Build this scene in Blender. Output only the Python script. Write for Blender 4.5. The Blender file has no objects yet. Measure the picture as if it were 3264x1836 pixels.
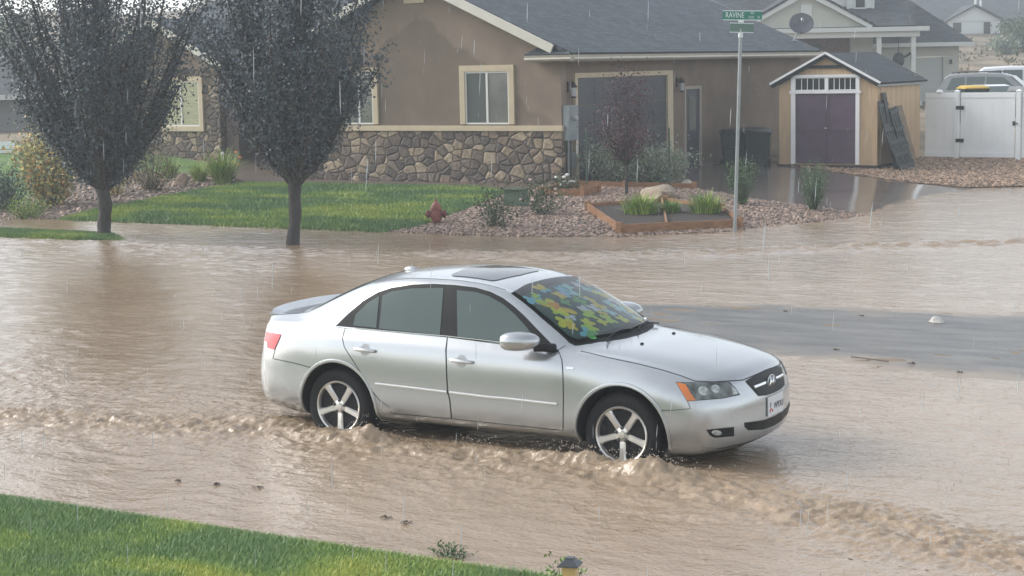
import bpy, bmesh, math, random
import numpy as np
from mathutils import Vector, Matrix, geometry
from mathutils.bvhtree import BVHTree
random.seed(7); rng = np.random.default_rng(7)
scene = bpy.context.scene
COL = scene.collection
R = math.radians
TH = R(30.6)                      # the street runs 30.6 degrees off the lens plane; X = along the street, Y = across it
CT, ST = math.cos(TH), math.sin(TH)
def LD(lat, dep): return (lat*CT - dep*ST, lat*ST + dep*CT)      # sideways / away from the viewer -> street frame

# ------------------------------------------------------------------ materials
def M(name, col, rough=.6, metal=0., var=.0, scale=4., bump=0., bscale=40., spec=.5, col2=None, island=0., coat=0., stretch=None, detail=4):
    m = bpy.data.materials.new(name); m.use_nodes = True
    n, l = m.node_tree.nodes, m.node_tree.links
    b = n['Principled BSDF']
    b.inputs['Roughness'].default_value = rough; b.inputs['Metallic'].default_value = metal
    b.inputs['Specular IOR Level'].default_value = spec
    b.inputs['Coat Weight'].default_value = coat; b.inputs['Coat Roughness'].default_value = .05
    c = (*col, 1)
    b.inputs['Base Color'].default_value = c
    tc = n.new('ShaderNodeTexCoord'); vec = tc.outputs['Object']
    if stretch:
        mp = n.new('ShaderNodeMapping'); mp.inputs['Scale'].default_value = stretch
        l.new(vec, mp.inputs['Vector']); vec = mp.outputs['Vector']
    out = None
    if var or col2:
        t = n.new('ShaderNodeTexNoise'); t.inputs['Scale'].default_value = scale; t.inputs['Detail'].default_value = detail
        l.new(vec, t.inputs['Vector'])
        r = n.new('ShaderNodeValToRGB'); r.color_ramp.elements[0].position = .32; r.color_ramp.elements[1].position = .68
        r.color_ramp.elements[0].color = (*(x*(1-var) for x in col), 1)
        r.color_ramp.elements[1].color = (*col2, 1) if col2 else (*(x*(1+var) for x in col), 1)
        l.new(t.outputs['Fac'], r.inputs['Fac']); out = r.outputs['Color']
    if island:
        g = n.new('ShaderNodeNewGeometry'); mr = n.new('ShaderNodeMapRange')
        mr.inputs['To Min'].default_value = 1-island; mr.inputs['To Max'].default_value = 1+island
        l.new(g.outputs['Random Per Island'], mr.inputs['Value'])
        mx = n.new('ShaderNodeVectorMath'); mx.operation = 'SCALE'
        if out: l.new(out, mx.inputs[0])
        else: mx.inputs[0].default_value = col
        l.new(mr.outputs['Result'], mx.inputs['Scale']); out = mx.outputs['Vector']
    if out: l.new(out, b.inputs['Base Color'])
    if bump:
        t = n.new('ShaderNodeTexNoise'); t.inputs['Scale'].default_value = bscale; t.inputs['Detail'].default_value = 5
        l.new(vec, t.inputs['Vector'])
        bp = n.new('ShaderNodeBump'); bp.inputs['Strength'].default_value = bump; bp.inputs['Distance'].default_value = .02
        l.new(t.outputs['Fac'], bp.inputs['Height']); l.new(bp.outputs['Normal'], b.inputs['Normal'])
    return m
def nodes(m): return m.node_tree.nodes, m.node_tree.links, m.node_tree.nodes['Principled BSDF']

def stone_mat(name, s, cols):
    m = M(name, (.2, .17, .14), .75)
    n, l, b = nodes(m)
    tc = n.new('ShaderNodeTexCoord')
    ns = n.new('ShaderNodeTexNoise'); ns.inputs['Scale'].default_value = 2.2; ns.inputs['Detail'].default_value = 1
    l.new(tc.outputs['Object'], ns.inputs['Vector'])
    md = n.new('ShaderNodeVectorMath'); md.operation = 'MULTIPLY_ADD'
    l.new(ns.outputs['Color'], md.inputs[0]); md.inputs[1].default_value = (.10, .10, .10); l.new(tc.outputs['Object'], md.inputs[2])
    mp = n.new('ShaderNodeMapping'); mp.inputs['Scale'].default_value = (s*.8, s*.8, s*1.05); l.new(md.outputs[0], mp.inputs['Vector'])
    v1 = n.new('ShaderNodeTexVoronoi'); v1.inputs['Scale'].default_value = 1; v1.distance = 'MINKOWSKI'; v1.inputs['Exponent'].default_value = 3.2
    v2 = n.new('ShaderNodeTexVoronoi'); v2.inputs['Scale'].default_value = 1; v2.feature = 'DISTANCE_TO_EDGE'
    v1.distance = 'EUCLIDEAN'
    l.new(mp.outputs[0], v1.inputs['Vector']); l.new(mp.outputs[0], v2.inputs['Vector'])
    sp = n.new('ShaderNodeSeparateColor'); l.new(v1.outputs['Color'], sp.inputs[0])
    r = n.new('ShaderNodeValToRGB'); r.color_ramp.interpolation = 'CONSTANT'
    e = r.color_ramp.elements
    while len(e) < len(cols): e.new(.5)
    for i, c in enumerate(cols): e[i].position = i/len(cols); e[i].color = (*c, 1)
    l.new(sp.outputs[0], r.inputs['Fac'])
    n2 = n.new('ShaderNodeTexNoise'); n2.inputs['Scale'].default_value = 14; n2.inputs['Detail'].default_value = 6; l.new(tc.outputs['Object'], n2.inputs['Vector'])
    mr = n.new('ShaderNodeMapRange'); mr.inputs['From Min'].default_value = .3; mr.inputs['From Max'].default_value = .7; mr.inputs['To Min'].default_value = .65; mr.inputs['To Max'].default_value = 1.3; l.new(n2.outputs['Fac'], mr.inputs['Value'])
    sc = n.new('ShaderNodeVectorMath'); sc.operation = 'SCALE'; l.new(r.outputs['Color'], sc.inputs[0]); l.new(mr.outputs[0], sc.inputs['Scale'])
    edge = n.new('ShaderNodeMapRange'); edge.inputs['From Min'].default_value = .012; edge.inputs['From Max'].default_value = .045; l.new(v2.outputs['Distance'], edge.inputs['Value'])
    mx = n.new('ShaderNodeMix'); mx.data_type = 'RGBA'; l.new(edge.outputs[0], mx.inputs['Factor'])
    mx.inputs['A'].default_value = (.06, .05, .043, 1); l.new(sc.outputs[0], mx.inputs['B'])
    l.new(mx.outputs['Result'], b.inputs['Base Color'])
    hh = n.new('ShaderNodeMapRange'); hh.inputs['From Max'].default_value = .14; l.new(v2.outputs['Distance'], hh.inputs['Value'])
    ad = n.new('ShaderNodeMath'); ad.operation = 'MULTIPLY_ADD'; l.new(n2.outputs['Fac'], ad.inputs[0]); ad.inputs[1].default_value = .5; l.new(hh.outputs[0], ad.inputs[2])
    bp = n.new('ShaderNodeBump'); bp.inputs['Strength'].default_value = .9; bp.inputs['Distance'].default_value = .05
    l.new(ad.outputs[0], bp.inputs['Height']); l.new(bp.outputs['Normal'], b.inputs['Normal'])
    return m
def shingle_mat(name, col, row=.145, width=.3):
    m = M(name, col, .7, spec=.35)
    n, l, b = nodes(m)
    uv = n.new('ShaderNodeUVMap')
    br = n.new('ShaderNodeTexBrick'); br.offset = .5; br.inputs['Scale'].default_value = 1
    br.inputs['Brick Width'].default_value = width; br.inputs['Row Height'].default_value = row; br.inputs['Mortar Size'].default_value = .012
    br.inputs['Color1'].default_value = (*(c*.72 for c in col), 1); br.inputs['Color2'].default_value = (*(c*1.25 for c in col), 1); br.inputs['Mortar'].default_value = (*(c*.38 for c in col), 1)
    l.new(uv.outputs[0], br.inputs['Vector'])
    ns = n.new('ShaderNodeTexNoise'); ns.inputs['Scale'].default_value = 1.3; ns.inputs['Detail'].default_value = 6; l.new(uv.outputs[0], ns.inputs['Vector'])
    mr = n.new('ShaderNodeMapRange'); mr.inputs['From Min'].default_value = .3; mr.inputs['From Max'].default_value = .7; mr.inputs['To Min'].default_value = .8; mr.inputs['To Max'].default_value = 1.2; l.new(ns.outputs['Fac'], mr.inputs['Value'])
    sc = n.new('ShaderNodeVectorMath'); sc.operation = 'SCALE'; l.new(br.outputs['Color'], sc.inputs[0]); l.new(mr.outputs[0], sc.inputs['Scale'])
    l.new(sc.outputs[0], b.inputs['Base Color'])
    sx = n.new('ShaderNodeSeparateXYZ'); l.new(uv.outputs[0], sx.inputs[0])
    fr = n.new('ShaderNodeMath'); fr.operation = 'FRACT'; dv = n.new('ShaderNodeMath'); dv.operation = 'DIVIDE'; l.new(sx.outputs['Y'], dv.inputs[0]); dv.inputs[1].default_value = row
    l.new(dv.outputs[0], fr.inputs[0])
    bp = n.new('ShaderNodeBump'); bp.inputs['Strength'].default_value = .7; bp.inputs['Distance'].default_value = .02; bp.invert = True
    l.new(fr.outputs[0], bp.inputs['Height']); l.new(bp.outputs['Normal'], b.inputs['Normal'])
    return m

# ------------------------------------------------------------------ mesh helpers
def attach(o, parent, world):
    if parent is not None:
        o.parent = parent
        if world and parent.parent is None: o.location = -parent.location
def link(name, me, mats, parent=None, world=True, smooth=False, sharp=None):
    o = bpy.data.objects.new(name, me); COL.objects.link(o)
    for m in (mats if isinstance(mats, (list, tuple)) else [mats]): me.materials.append(m)
    if smooth:
        me.polygons.foreach_set('use_smooth', [True]*len(me.polygons))
        if sharp: me.set_sharp_from_angle(angle=R(sharp))
    attach(o, parent, world)
    return o
def np_mesh(name, V, F, mats, parent=None, idx=None, smooth=False, world=True):
    V = np.asarray(V, np.float32); F = np.asarray(F, np.int32)
    me = bpy.data.meshes.new(name); k = F.shape[1]
    me.vertices.add(len(V)); me.vertices.foreach_set('co', V.ravel())
    me.loops.add(F.size); me.loops.foreach_set('vertex_index', F.ravel())
    me.polygons.add(len(F)); me.polygons.foreach_set('loop_start', np.arange(0, F.size, k, dtype=np.int32)); me.polygons.foreach_set('loop_total', np.full(len(F), k, np.int32))
    o = link(name, me, mats, parent, world)
    if idx is not None: me.polygons.foreach_set('material_index', np.asarray(idx, np.int32))
    me.polygons.foreach_set('use_smooth', [smooth]*len(F))
    me.update(); me.validate()
    return o
class MB:
    def __init__(s): s.v = []; s.f = []; s.m = []
    def add(s, vs, fs, m=0):
        k = len(s.v); s.v += [tuple(p) for p in vs]; s.f += [[i+k for i in f] for f in fs]; s.m += [m]*len(fs); return s
    def box(s, x0, x1, y0, y1, z0, z1, m=0, T=None):
        vs = [Vector((x, y, z)) for z in (z0, z1) for x, y in ((x0, y0), (x1, y0), (x1, y1), (x0, y1))]
        if T: vs = [T @ p for p in vs]
        return s.add(vs, [(0, 3, 2, 1), (4, 5, 6, 7), (0, 1, 5, 4), (1, 2, 6, 5), (2, 3, 7, 6), (3, 0, 4, 7)], m)
    def bar(s, p, q, w, h, m=0, up=(0, 0, 1)):
        p, q = Vector(p), Vector(q); d = (q-p).normalized(); a = d.cross(Vector(up))
        if a.length < 1e-4: a = d.cross(Vector((1, 0, 0)))
        a.normalize(); b = a.cross(d).normalized(); a *= w/2; b *= h/2
        return s.add([c+x*a+y*b for c in (p, q) for x, y in ((-1, -1), (1, -1), (1, 1), (-1, 1))], [(0, 1, 2, 3), (7, 6, 5, 4), (0, 4, 5, 1), (1, 5, 6, 2), (2, 6, 7, 3), (3, 7, 4, 0)], m)
    def tube(s, pts, rad, n=7, m=0, cap=True):
        pts = [Vector(p) for p in pts]
        if not isinstance(rad, (list, tuple)): rad = [rad]*len(pts)
        vs = []; prev = None
        for i, p in enumerate(pts):
            d = (pts[min(i+1, len(pts)-1)]-pts[max(i-1, 0)]).normalized()
            a = prev - d*prev.dot(d) if prev else d.cross(Vector((.3, .9, .1) if abs(d.z) > .5 else (0, 0, 1)))
            a.normalize(); prev = a; b = d.cross(a)
            vs += [p+rad[i]*(math.cos(t)*a+math.sin(t)*b) for t in (2*math.pi*k/n for k in range(n))]
        fs = [(i*n+k, i*n+(k+1) % n, (i+1)*n+(k+1) % n, (i+1)*n+k) for i in range(len(pts)-1) for k in range(n)]
        if cap: fs += [tuple(range(n-1, -1, -1)), tuple((len(pts)-1)*n+k for k in range(n))]
        return s.add(vs, fs, m)
    def lathe(s, prof, n=24, c=(0, 0, 0), axis='z', m=0, close=False):
        vs = []
        for r, h in prof:
            for k in range(n):
                t = 2*math.pi*k/n; x, y = r*math.cos(t), r*math.sin(t)
                p = (x, y, h) if axis == 'z' else (x, h, y) if axis == 'y' else (h, x, y)
                vs.append((p[0]+c[0], p[1]+c[1], p[2]+c[2]))
        k0 = len(prof)
        fs = [(i*n+k, i*n+(k+1) % n, ((i+1) % k0)*n+(k+1) % n, ((i+1) % k0)*n+k) for i in range(k0 if close else k0-1) for k in range(n)]
        if not close:
            if prof[0][0] > 1e-6: fs.append(tuple(range(n-1, -1, -1)))
            if prof[-1][0] > 1e-6: fs.append(tuple((k0-1)*n+k for k in range(n)))
        return s.add(vs, fs, m)
    def ell(s, c, r, nu=14, nv=8, m=0):
        vs = []; fs = []
        for i in range(nv+1):
            for k in range(nu):
                a = math.pi*i/nv; t = 2*math.pi*k/nu
                vs.append((c[0]+r[0]*math.sin(a)*math.cos(t), c[1]+r[1]*math.sin(a)*math.sin(t), c[2]+r[2]*math.cos(a)))
        for i in range(nv):
            for k in range(nu): fs.append((i*nu+k, i*nu+(k+1) % nu, (i+1)*nu+(k+1) % nu, (i+1)*nu+k))
        return s.add(vs, fs, m)
    def prism(s, poly, fn0, fn1, m=0):
        n = len(poly); s.add([fn0(*p) for p in poly]+[fn1(*p) for p in poly], [tuple(range(n-1, -1, -1)), tuple(range(n, 2*n))]+[(i, (i+1) % n, n+(i+1) % n, n+i) for i in range(n)], m); return s
    def build(s, name, mats, parent=None, smooth=False, sharp=None, world=True, bevel=0):
        me = bpy.data.meshes.new(name); me.from_pydata(s.v, [], s.f)
        for p, i in zip(me.polygons, s.m): p.material_index = i
        bm = bmesh.new(); bm.from_mesh(me); bmesh.ops.recalc_face_normals(bm, faces=bm.faces)
        if bevel: bmesh.ops.bevel(bm, geom=list(bm.edges), offset=bevel, segments=2, affect='EDGES', profile=.6)
        bm.to_mesh(me); bm.free()
        return link(name, me, mats, parent, world, smooth, sharp)
def tag(o, label=None, cat=None, group=None, kind=None):
    if label: o['label'] = label
    if cat: o['category'] = cat
    if group: o['group'] = group
    if kind: o['kind'] = kind
    return o
def thing(name, label, cat, loc=(0, 0, 0), group=None, rz=0):
    o = bpy.data.objects.new(name, None); COL.objects.link(o); o.location = loc; o.rotation_euler = (0, 0, rz); o.empty_display_size = .2
    return tag(o, label, cat, group)
def copy_tree(o, parent=None):
    c = o.copy(); COL.objects.link(c)
    if parent: c.parent = parent
    for ch in list(o.children): copy_tree(ch, c)
    return c
def fill2d(poly, step):
    """triangulate a 2-D outline with extra points inside"""
    P = []
    n = len(poly)
    for i in range(n):
        a, b = Vector(poly[i]), Vector(poly[(i+1) % n]); k = max(1, int((b-a).length/step+.5))
        P += [a.lerp(b, j/k) for j in range(k)]
    nb = len(P)
    xs = [p.x for p in P]; ys = [p.y for p in P]
    A = np.array([(p.x, p.y) for p in P]); B = np.roll(A, -1, 0)
    x = min(xs)+step/2
    pts = []
    while x < max(xs):
        y = min(ys)+step/2
        while y < max(ys):
            c = ((A[:, 1] > y) != (B[:, 1] > y)) & (x < (B[:, 0]-A[:, 0])*(y-A[:, 1])/(B[:, 1]-A[:, 1]+1e-12)+A[:, 0])
            if c.sum() % 2:
                d = np.min(np.hypot(A[:, 0]-x, A[:, 1]-y))
                if d > step*.5: pts.append(Vector((x, y)))
            y += step
        x += step
    r = geometry.delaunay_2d_cdt(P+pts, [(i, (i+1) % nb) for i in range(nb)], [list(range(nb))], 1, 1e-7)
    return r[0], r[2], nb

# ------------------------------------------------------------------ noise and terrain
def vnoise(x, y, seed=0):
    x = np.asarray(x, float); y = np.asarray(y, float)
    xi = np.floor(x).astype(np.int64); yi = np.floor(y).astype(np.int64); fx = x-xi; fy = y-yi
    fx = fx*fx*(3-2*fx); fy = fy*fy*(3-2*fy)
    def h(a, b):
        n = (a*374761393+b*668265263+seed*1442695041) & 0xffffffff
        n = ((n ^ (n >> 13))*1274126177) & 0xffffffff
        return ((n ^ (n >> 16)) & 0xffff)/65535.
    return (h(xi, yi)*(1-fx)+h(xi+1, yi)*fx)*(1-fy)+(h(xi, yi+1)*(1-fx)+h(xi+1, yi+1)*fx)*fy
def fbm(x, y, o=4, seed=0):
    r = 0; a = .5
    for i in range(o): r = r+a*vnoise(x*2**i, y*2**i, seed+i*7); a *= .5
    return r
def sm(a, b, x):
    t = np.clip((np.asarray(x, float)-a)/(b-a), 0, 1); return t*t*(3-2*t)
EDGE = [(-200, 27.75), (-19.4, 27.8), (-16.75, 27.75), (-14.65, 28.45), (-13.2, 29.9), (-12.3, 32.3), (-11.7, 34.4), (-11.9, 37), (-11.9, 40.5), (-10.2, 42.8), (60, 45)]
def yard_d(u, v):
    """signed distance inside the yard edge"""
    u = np.asarray(u, float); v = np.asarray(v, float)
    best = np.full(u.shape, 1e9); sgn = np.ones(u.shape)
    for (a, b), (c, d) in zip(EDGE[:-1], EDGE[1:]):
        dx, dy = c-a, d-b; L = dx*dx+dy*dy
        t = np.clip(((u-a)*dx+(v-b)*dy)/L, 0, 1); e = np.hypot(u-a-t*dx, v-b-t*dy)
        cr = dx*(v-b)-dy*(u-a)
        m = e < best; best = np.where(m, e, best); sgn = np.where(m, np.sign(cr), sgn)
    return best*sgn
W0 = .06
def gz(u, v):
    u = np.asarray(u, float); v = np.asarray(v, float)
    z = np.full(u.shape, -.12)
    hw = np.maximum(.3, 1.8+.13*(u+8)); crown = W0+.028*(1-((v-19.5)/hw)**2)-.09*(1-sm(-12.2, -9.6, u))+.016*(fbm(u*.5, v*1.5, 3, 3)-.5)+.020*(fbm(u*2.2, v*4.5, 4, 13)-.5)
    z = np.where((v > 12) & (v < 26), np.maximum(z, crown), z)
    strip = .10*sm(24.2, 24.7, v)*(1-sm(25.5, 26.0, v))*(1-sm(-24.2, -22.9, u))-.02
    z = np.maximum(z, np.where((v > 23.5) & (v < 27), strip, -1))
    d = yard_d(u, v)
    yard = .035+.05*sm(0, 1.6, d)+.265*np.clip(d/8.5, 0, 1)
    z = np.where(d > -.6, np.maximum(z, np.where(d > 0, yard, .035+d*.3)), z)
    lat = u*CT+v*ST; dep = -u*ST+v*CT
    prof = np.interp(dep, [0, 51, 54.5, 62, 80, 130, 150, 220, 320, 700], [.35, .35, .92, .95, 1.05, 3.6, 4.8, 10.6, 19, 24])
    r = lat/np.maximum(dep, 1)
    cap = 10.4+14*sm(-.2, -.08, r)+1.2*(fbm(lat*.05, dep*.05, 3, 5)-.5)
    back = np.minimum(prof, cap)+(fbm(lat*.09, dep*.09, 4, 9)-.5)*sm(70, 200, dep)*3
    z = np.where((d > 4) & (dep > 50), np.maximum(z, back*1.0), z)
    ll = (1-sm(-5.2, -4.6, u))*sm(0, .35, 9.5-v)              # the near lawn rises beside the viewer
    z = np.where((v < 9.6) & (u < -4.5), np.maximum(z, -.12+.165*ll+.03*np.clip(9.2-v, 0, 6)*ll), z)
    return z
def gz1(u, v): return float(gz(np.array([u]), np.array([v]))[0])
def sheet(name, poly, step, dz, mat, parent=None):
    vs, fs, nb = fill2d(poly, step)
    a = np.array([(p.x, p.y) for p in vs]); z = gz(a[:, 0], a[:, 1])+dz
    me = bpy.data.meshes.new(name); me.from_pydata(np.column_stack([a, z]).tolist(), [], [list(f) for f in fs])
    return link(name, me, mat, parent, smooth=True)

# ------------------------------------------------------------------ world, sun, camera
SUN_EL, SUN_AZ = R(33), R(-169)            # direction towards the sun in the street frame (azimuth from +X)
w = bpy.data.worlds.new('World'); scene.world = w; w.use_nodes = True
n, l = w.node_tree.nodes, w.node_tree.links
sky = n.new('ShaderNodeTexSky'); sky.sky_type = 'NISHITA'; sky.sun_disc = False
sky.sun_elevation = SUN_EL; sky.sun_rotation = R(90)-SUN_AZ; sky.dust_density = 4; sky.air_density = 1.2; sky.altitude = 1300
hs = n.new('ShaderNodeHueSaturation'); hs.inputs['Saturation'].default_value = .32; hs.inputs['Value'].default_value = 1.15
l.new(sky.outputs[0], hs.inputs['Color']); l.new(hs.outputs[0], n['Background'].inputs['Color'])
n['Background'].inputs['Strength'].default_value = .15
sl = bpy.data.lights.new('sun', 'SUN'); sl.energy = 1.6; sl.angle = R(32); sl.color = (1, .95, .88)
so = bpy.data.objects.new('sun', sl); COL.objects.link(so)
sd = Vector((math.cos(SUN_AZ)*math.cos(SUN_EL), math.sin(SUN_AZ)*math.cos(SUN_EL), math.sin(SUN_EL)))
so.rotation_euler = sd.to_track_quat('Z', 'Y').to_euler(); so.location = sd*50
scene.view_settings.view_transform = 'Standard'; scene.view_settings.look = 'None'; scene.view_settings.gamma = 1
scene.view_settings.exposure = .82
cd = bpy.data.cameras.new('camera'); cam = bpy.data.objects.new('camera', cd); COL.objects.link(cam); scene.camera = cam
cd.sensor_width = 36; cd.lens = 36*5600/3264; cd.clip_end = 3000; cd.clip_start = .1
P_, RO = R(7.247), -.0199
r0 = Vector((CT, ST, 0)); fw = Vector((-ST*math.cos(P_), CT*math.cos(P_), -math.sin(P_))); up0 = r0.cross(fw)
cx = math.cos(RO)*r0+math.sin(RO)*up0; cy = -math.sin(RO)*r0+math.cos(RO)*up0; cz = -fw
cam.matrix_world = Matrix(((cx.x, cy.x, cz.x, 0), (cx.y, cy.y, cz.y, 0), (cx.z, cy.z, cz.z, 3.2344), (0, 0, 0, 1)))
scene.cycles.use_denoising = True
scene.cycles.max_bounces = 6; scene.cycles.transparent_max_bounces = 8
try: scene.cycles.volume_step_rate = 4; scene.cycles.volume_bounces = 1
except Exception: pass

# ------------------------------------------------------------------ ground
m_dirt = M('dry_earth', (.16, .12, .085), .9, var=.3, scale=.6, col2=(.24, .19, .13))
m_brush = M('hill_earth', (.13, .10, .065), .95, scale=.35, var=.25, col2=(.27, .215, .145), detail=8)
us = np.concatenate([np.arange(-320, -60, 8), np.arange(-60, 10, .5), np.arange(10, 150, 10)])
vs = np.concatenate([np.arange(-60, 0, 6), np.arange(0, 60, .5), np.arange(60, 260, 4), np.arange(260, 381, 10)])
U, V = np.meshgrid(us, vs); Z = gz(U, V)
nu, nv = len(us), len(vs)
I = (np.arange(nv-1)[:, None]*nu+np.arange(nu-1)[None]).ravel()
F = np.stack([I, I+1, I+1+nu, I+nu], 1)
cu = U.ravel()[F].mean(1); cv = V.ravel()[F].mean(1)
dep = -cu*ST+cv*CT
g = np_mesh('ground', np.stack([U, V, Z], -1).reshape(-1, 3), F, [m_dirt, m_brush], idx=(dep > 52).astype(int), smooth=True); tag(g, kind='structure')
m_asph = M('wet_asphalt', (.085, .085, .084), .3, var=.25, scale=2.2, col2=(.16, .15, .135), stretch=(.5, 2.0, 1), bump=.5, bscale=60)
rd = sheet('road', [(-13, 14), (2, 13), (2, 25), (-13, 25)], .12, .004, m_asph); tag(rd, kind='structure')
co_ = np.empty(len(rd.data.vertices)*3, np.float32); rd.data.vertices.foreach_get('co', co_); co_ = co_.reshape(-1, 3)
silt = 1-sm(-.002, .020, co_[:, 2]-W0-.02*(fbm(co_[:, 0]*1.3, co_[:, 1]*3.5, 4, 91)-.5))
sa = rd.data.attributes.new('silt', 'FLOAT', 'POINT'); sa.data.foreach_set('value', silt.astype(np.float32))
n, l, b = nodes(m_asph); at = n.new('ShaderNodeAttribute'); at.attribute_name = 'silt'; mx = n.new('ShaderNodeMix'); mx.data_type = 'RGBA'
l.new(at.outputs['Fac'], mx.inputs['Factor']); l.new(b.inputs['Base Color'].links[0].from_socket, mx.inputs['A']); mx.inputs['B'].default_value = (.30, .235, .175, 1); l.new(mx.outputs['Result'], b.inputs['Base Color'])
# flood water: a sheet of real ripples, ridges and splashes
def water_z(u, v, d=.06):
    wu = u+.25*(fbm(u*.9, v*.9, 2, 31)-.5); wv = v+.25*(fbm(u*.9+40, v*.9, 2, 33)-.5)
    base = .020*(fbm(wu*2.6, wv*4.0, 3, 1)-.45)+.011*(fbm(wu*6.5, wv*8.5, 3, 2)-.45)+.10*(1-sm(-13, -7, u))*.09*(1-np.abs(2*fbm(wu*3.2, wv*4.6, 3, 71)-1)*1.6)
    ridge = lambda f, g, s: 1-np.abs(2*fbm(wu*f, wv*g, 4, s)-1)*1.6
    def lane(pts, wid):
        a = np.full(u.shape, 1e9)
        for (p, q), (r_, s_) in zip(pts[:-1], pts[1:]):
            dx, dy = r_-p, s_-q; t = np.clip(((u-p)*dx+(v-q)*dy)/(dx*dx+dy*dy), 0, 1); a = np.minimum(a, np.hypot(u-p-t*dx, v-q-t*dy))
        return np.exp(-(a/wid)**2)
    A = .95*lane([(-13.5, 11.3), (-10.8, 11.6), (-9.2, 11.95), (-7.2, 11.75), (-5.6, 11.75), (-4.6, 11.5), (-3.2, 11.1), (-1, 10.6)], .42)
    A = A+.28*lane([(-12.5, 10.9), (-8, 11.0), (-3.5, 10.7)], .75)
    A = A+.42*lane([(-15.5, 13.4), (-11.5, 12.8), (-10, 12.6)], 1.0)
    A = A+1.5*lane([(-16, 25.0), (-13.9, 25.4), (-12, 26.6), (-10.9, 27.6), (-7.6, 30.2), (-4, 33)], .50)
    A = A+.60*lane([(-30, 24.0), (-22, 24.2), (-17, 24.5), (-13, 24.9)], .6)+.30*lane([(-25, 22.5), (-20, 22.8), (-15, 22.5)], 1.6)+.14*lane([(-9, 23.6), (-5, 24.5)], .9)
    z = base+A*.040*(ridge(2.6, 4.2, 11)-.45)+A*.030*(ridge(6, 9.5, 17)-.5)+A*.026*(ridge(14, 18, 21)-.5)+A*.016*(fbm(u*30, v*36, 2, 23)-.4)
    z = z+.05*np.exp(-((v-11.9)/1.3)**2)*sm(-14, -10, u)*(1-sm(-4.2, -2.5, u))
    def bump(cu, cv, ru, rv, h): return h*np.exp(-((u-cu)/ru)**2-((v-cv)/rv)**2)*(.35+.5*fbm(u*9, v*9, 3, 51)+.75*fbm(u*22, v*22, 3, 52))
    z = z+bump(-8.44, 11.86, .17, .11, .15)+bump(-8.7, 11.8, .25, .12, .05)+bump(-6.33, 11.83, .35, .10, .08)+bump(-5.75, 11.75, .28, .14, .13)+bump(-6.9, 11.9, .6, .12, .06)+bump(-9.6, 12.1, .4, .25, .05)
    for px, py, fr in ((-13.6, 9.9, 0), (-11.5, 9.7, 1), (-8.9, 9.75, 2), (-6.7, 9.8, 3), (-17.5, 17.8, 4)):        # slow arcs that run off the kerb
        s = (u-px)*.9-(v-py)*.45+.15*np.sin(v*3); z = z+.006*np.exp(-(s/.05)**2)*np.exp(-((u-px)/1.1)**2-((v-py)/.5)**2)
    return W0+z, A
parts = []
def grid(u0, u1, du, v0, v1, dv):
    a = np.arange(u0, u1+du*.5, du); b = np.arange(v0, v1+dv*.5, dv); uu, vv = np.meshgrid(a, b); zz, A = water_z(uu, vv)
    k = len(a); i = (np.arange(len(b)-1)[:, None]*k+np.arange(k-1)[None]).ravel()
    return np.stack([uu, vv, zz], -1).reshape(-1, 3), np.stack([i, i+1, i+1+k, i+k], 1), A.ravel()
V1, F1, A1 = grid(-16, 0, .045, 8.6, 10.4, .04); V5, F5, A5 = grid(-16, 0, .02, 10.4, 13.0, .02); V6, F6, A6 = grid(-16, 0, .045, 13.0, 16, .04); V2, F2, A2 = grid(-36, 10, .1, 16, 46, .07)
V7, F7, A7 = grid(-6, 10, .1, 1.0, 8.6, .1); V3, F3, A3 = grid(-36, -16, .2, 8.6, 16, .2); V4, F4, A4 = grid(0, 10, .2, 8.6, 16, .2)
o4 = len(V1)+len(V2)+len(V3)+len(V4); o5 = o4+len(V5); o6 = o5+len(V6); Vw = np.concatenate([V1, V2, V3, V4, V5, V6, V7]); o1, o2, o3 = len(V1), len(V1)+len(V2), len(V1)+len(V2)+len(V3)
Fw = np.concatenate([F1, F2+o1, F3+o2, F4+o3, F5+o4, F6+o5, F7+o6])
m_water = M('muddy_water', (.30, .215, .145), .16, spec=.5)
n, l, b = nodes(m_water)
tc = n.new('ShaderNodeTexCoord')
def noise(sc, det=3, st=(1, 1, 1)):
    mp = n.new('ShaderNodeMapping'); mp.inputs['Scale'].default_value = st; l.new(tc.outputs['Object'], mp.inputs['Vector'])
    t = n.new('ShaderNodeTexNoise'); t.inputs['Scale'].default_value = sc; t.inputs['Detail'].default_value = det; l.new(mp.outputs[0], t.inputs['Vector']); return t
n1 = noise(.55, 5, (.6, 1.6, 1)); n2 = noise(5, 4, (.7, 1.5, 1)); n3 = noise(26, 3)
rp = n.new('ShaderNodeValToRGB'); rp.color_ramp.elements[0].position = .3; rp.color_ramp.elements[1].position = .75
rp.color_ramp.elements[0].color = (.265, .19, .123, 1); rp.color_ramp.elements[1].color = (.36, .275, .192, 1)
mixf = n.new('ShaderNodeMath'); mixf.operation = 'MULTIPLY_ADD'; l.new(n2.outputs['Fac'], mixf.inputs[0]); mixf.inputs[1].default_value = .35
m65 = n.new('ShaderNodeMath'); m65.operation = 'MULTIPLY'; l.new(n1.outputs['Fac'], m65.inputs[0]); m65.inputs[1].default_value = .65
l.new(m65.outputs[0], mixf.inputs[2]); l.new(mixf.outputs[0], rp.inputs['Fac']); 
at = n.new('ShaderNodeAttribute'); at.attribute_name = 'foam'
fm = n.new('ShaderNodeMix'); fm.data_type = 'RGBA'; l.new(at.outputs['Fac'], fm.inputs['Factor']); l.new(rp.outputs[0], fm.inputs['A']); fm.inputs['B'].default_value = (.30, .225, .15, 1)  # ridge faces: lack of sky reflection put into brown colour and roughness
l.new(fm.outputs['Result'], b.inputs['Base Color'])
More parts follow.
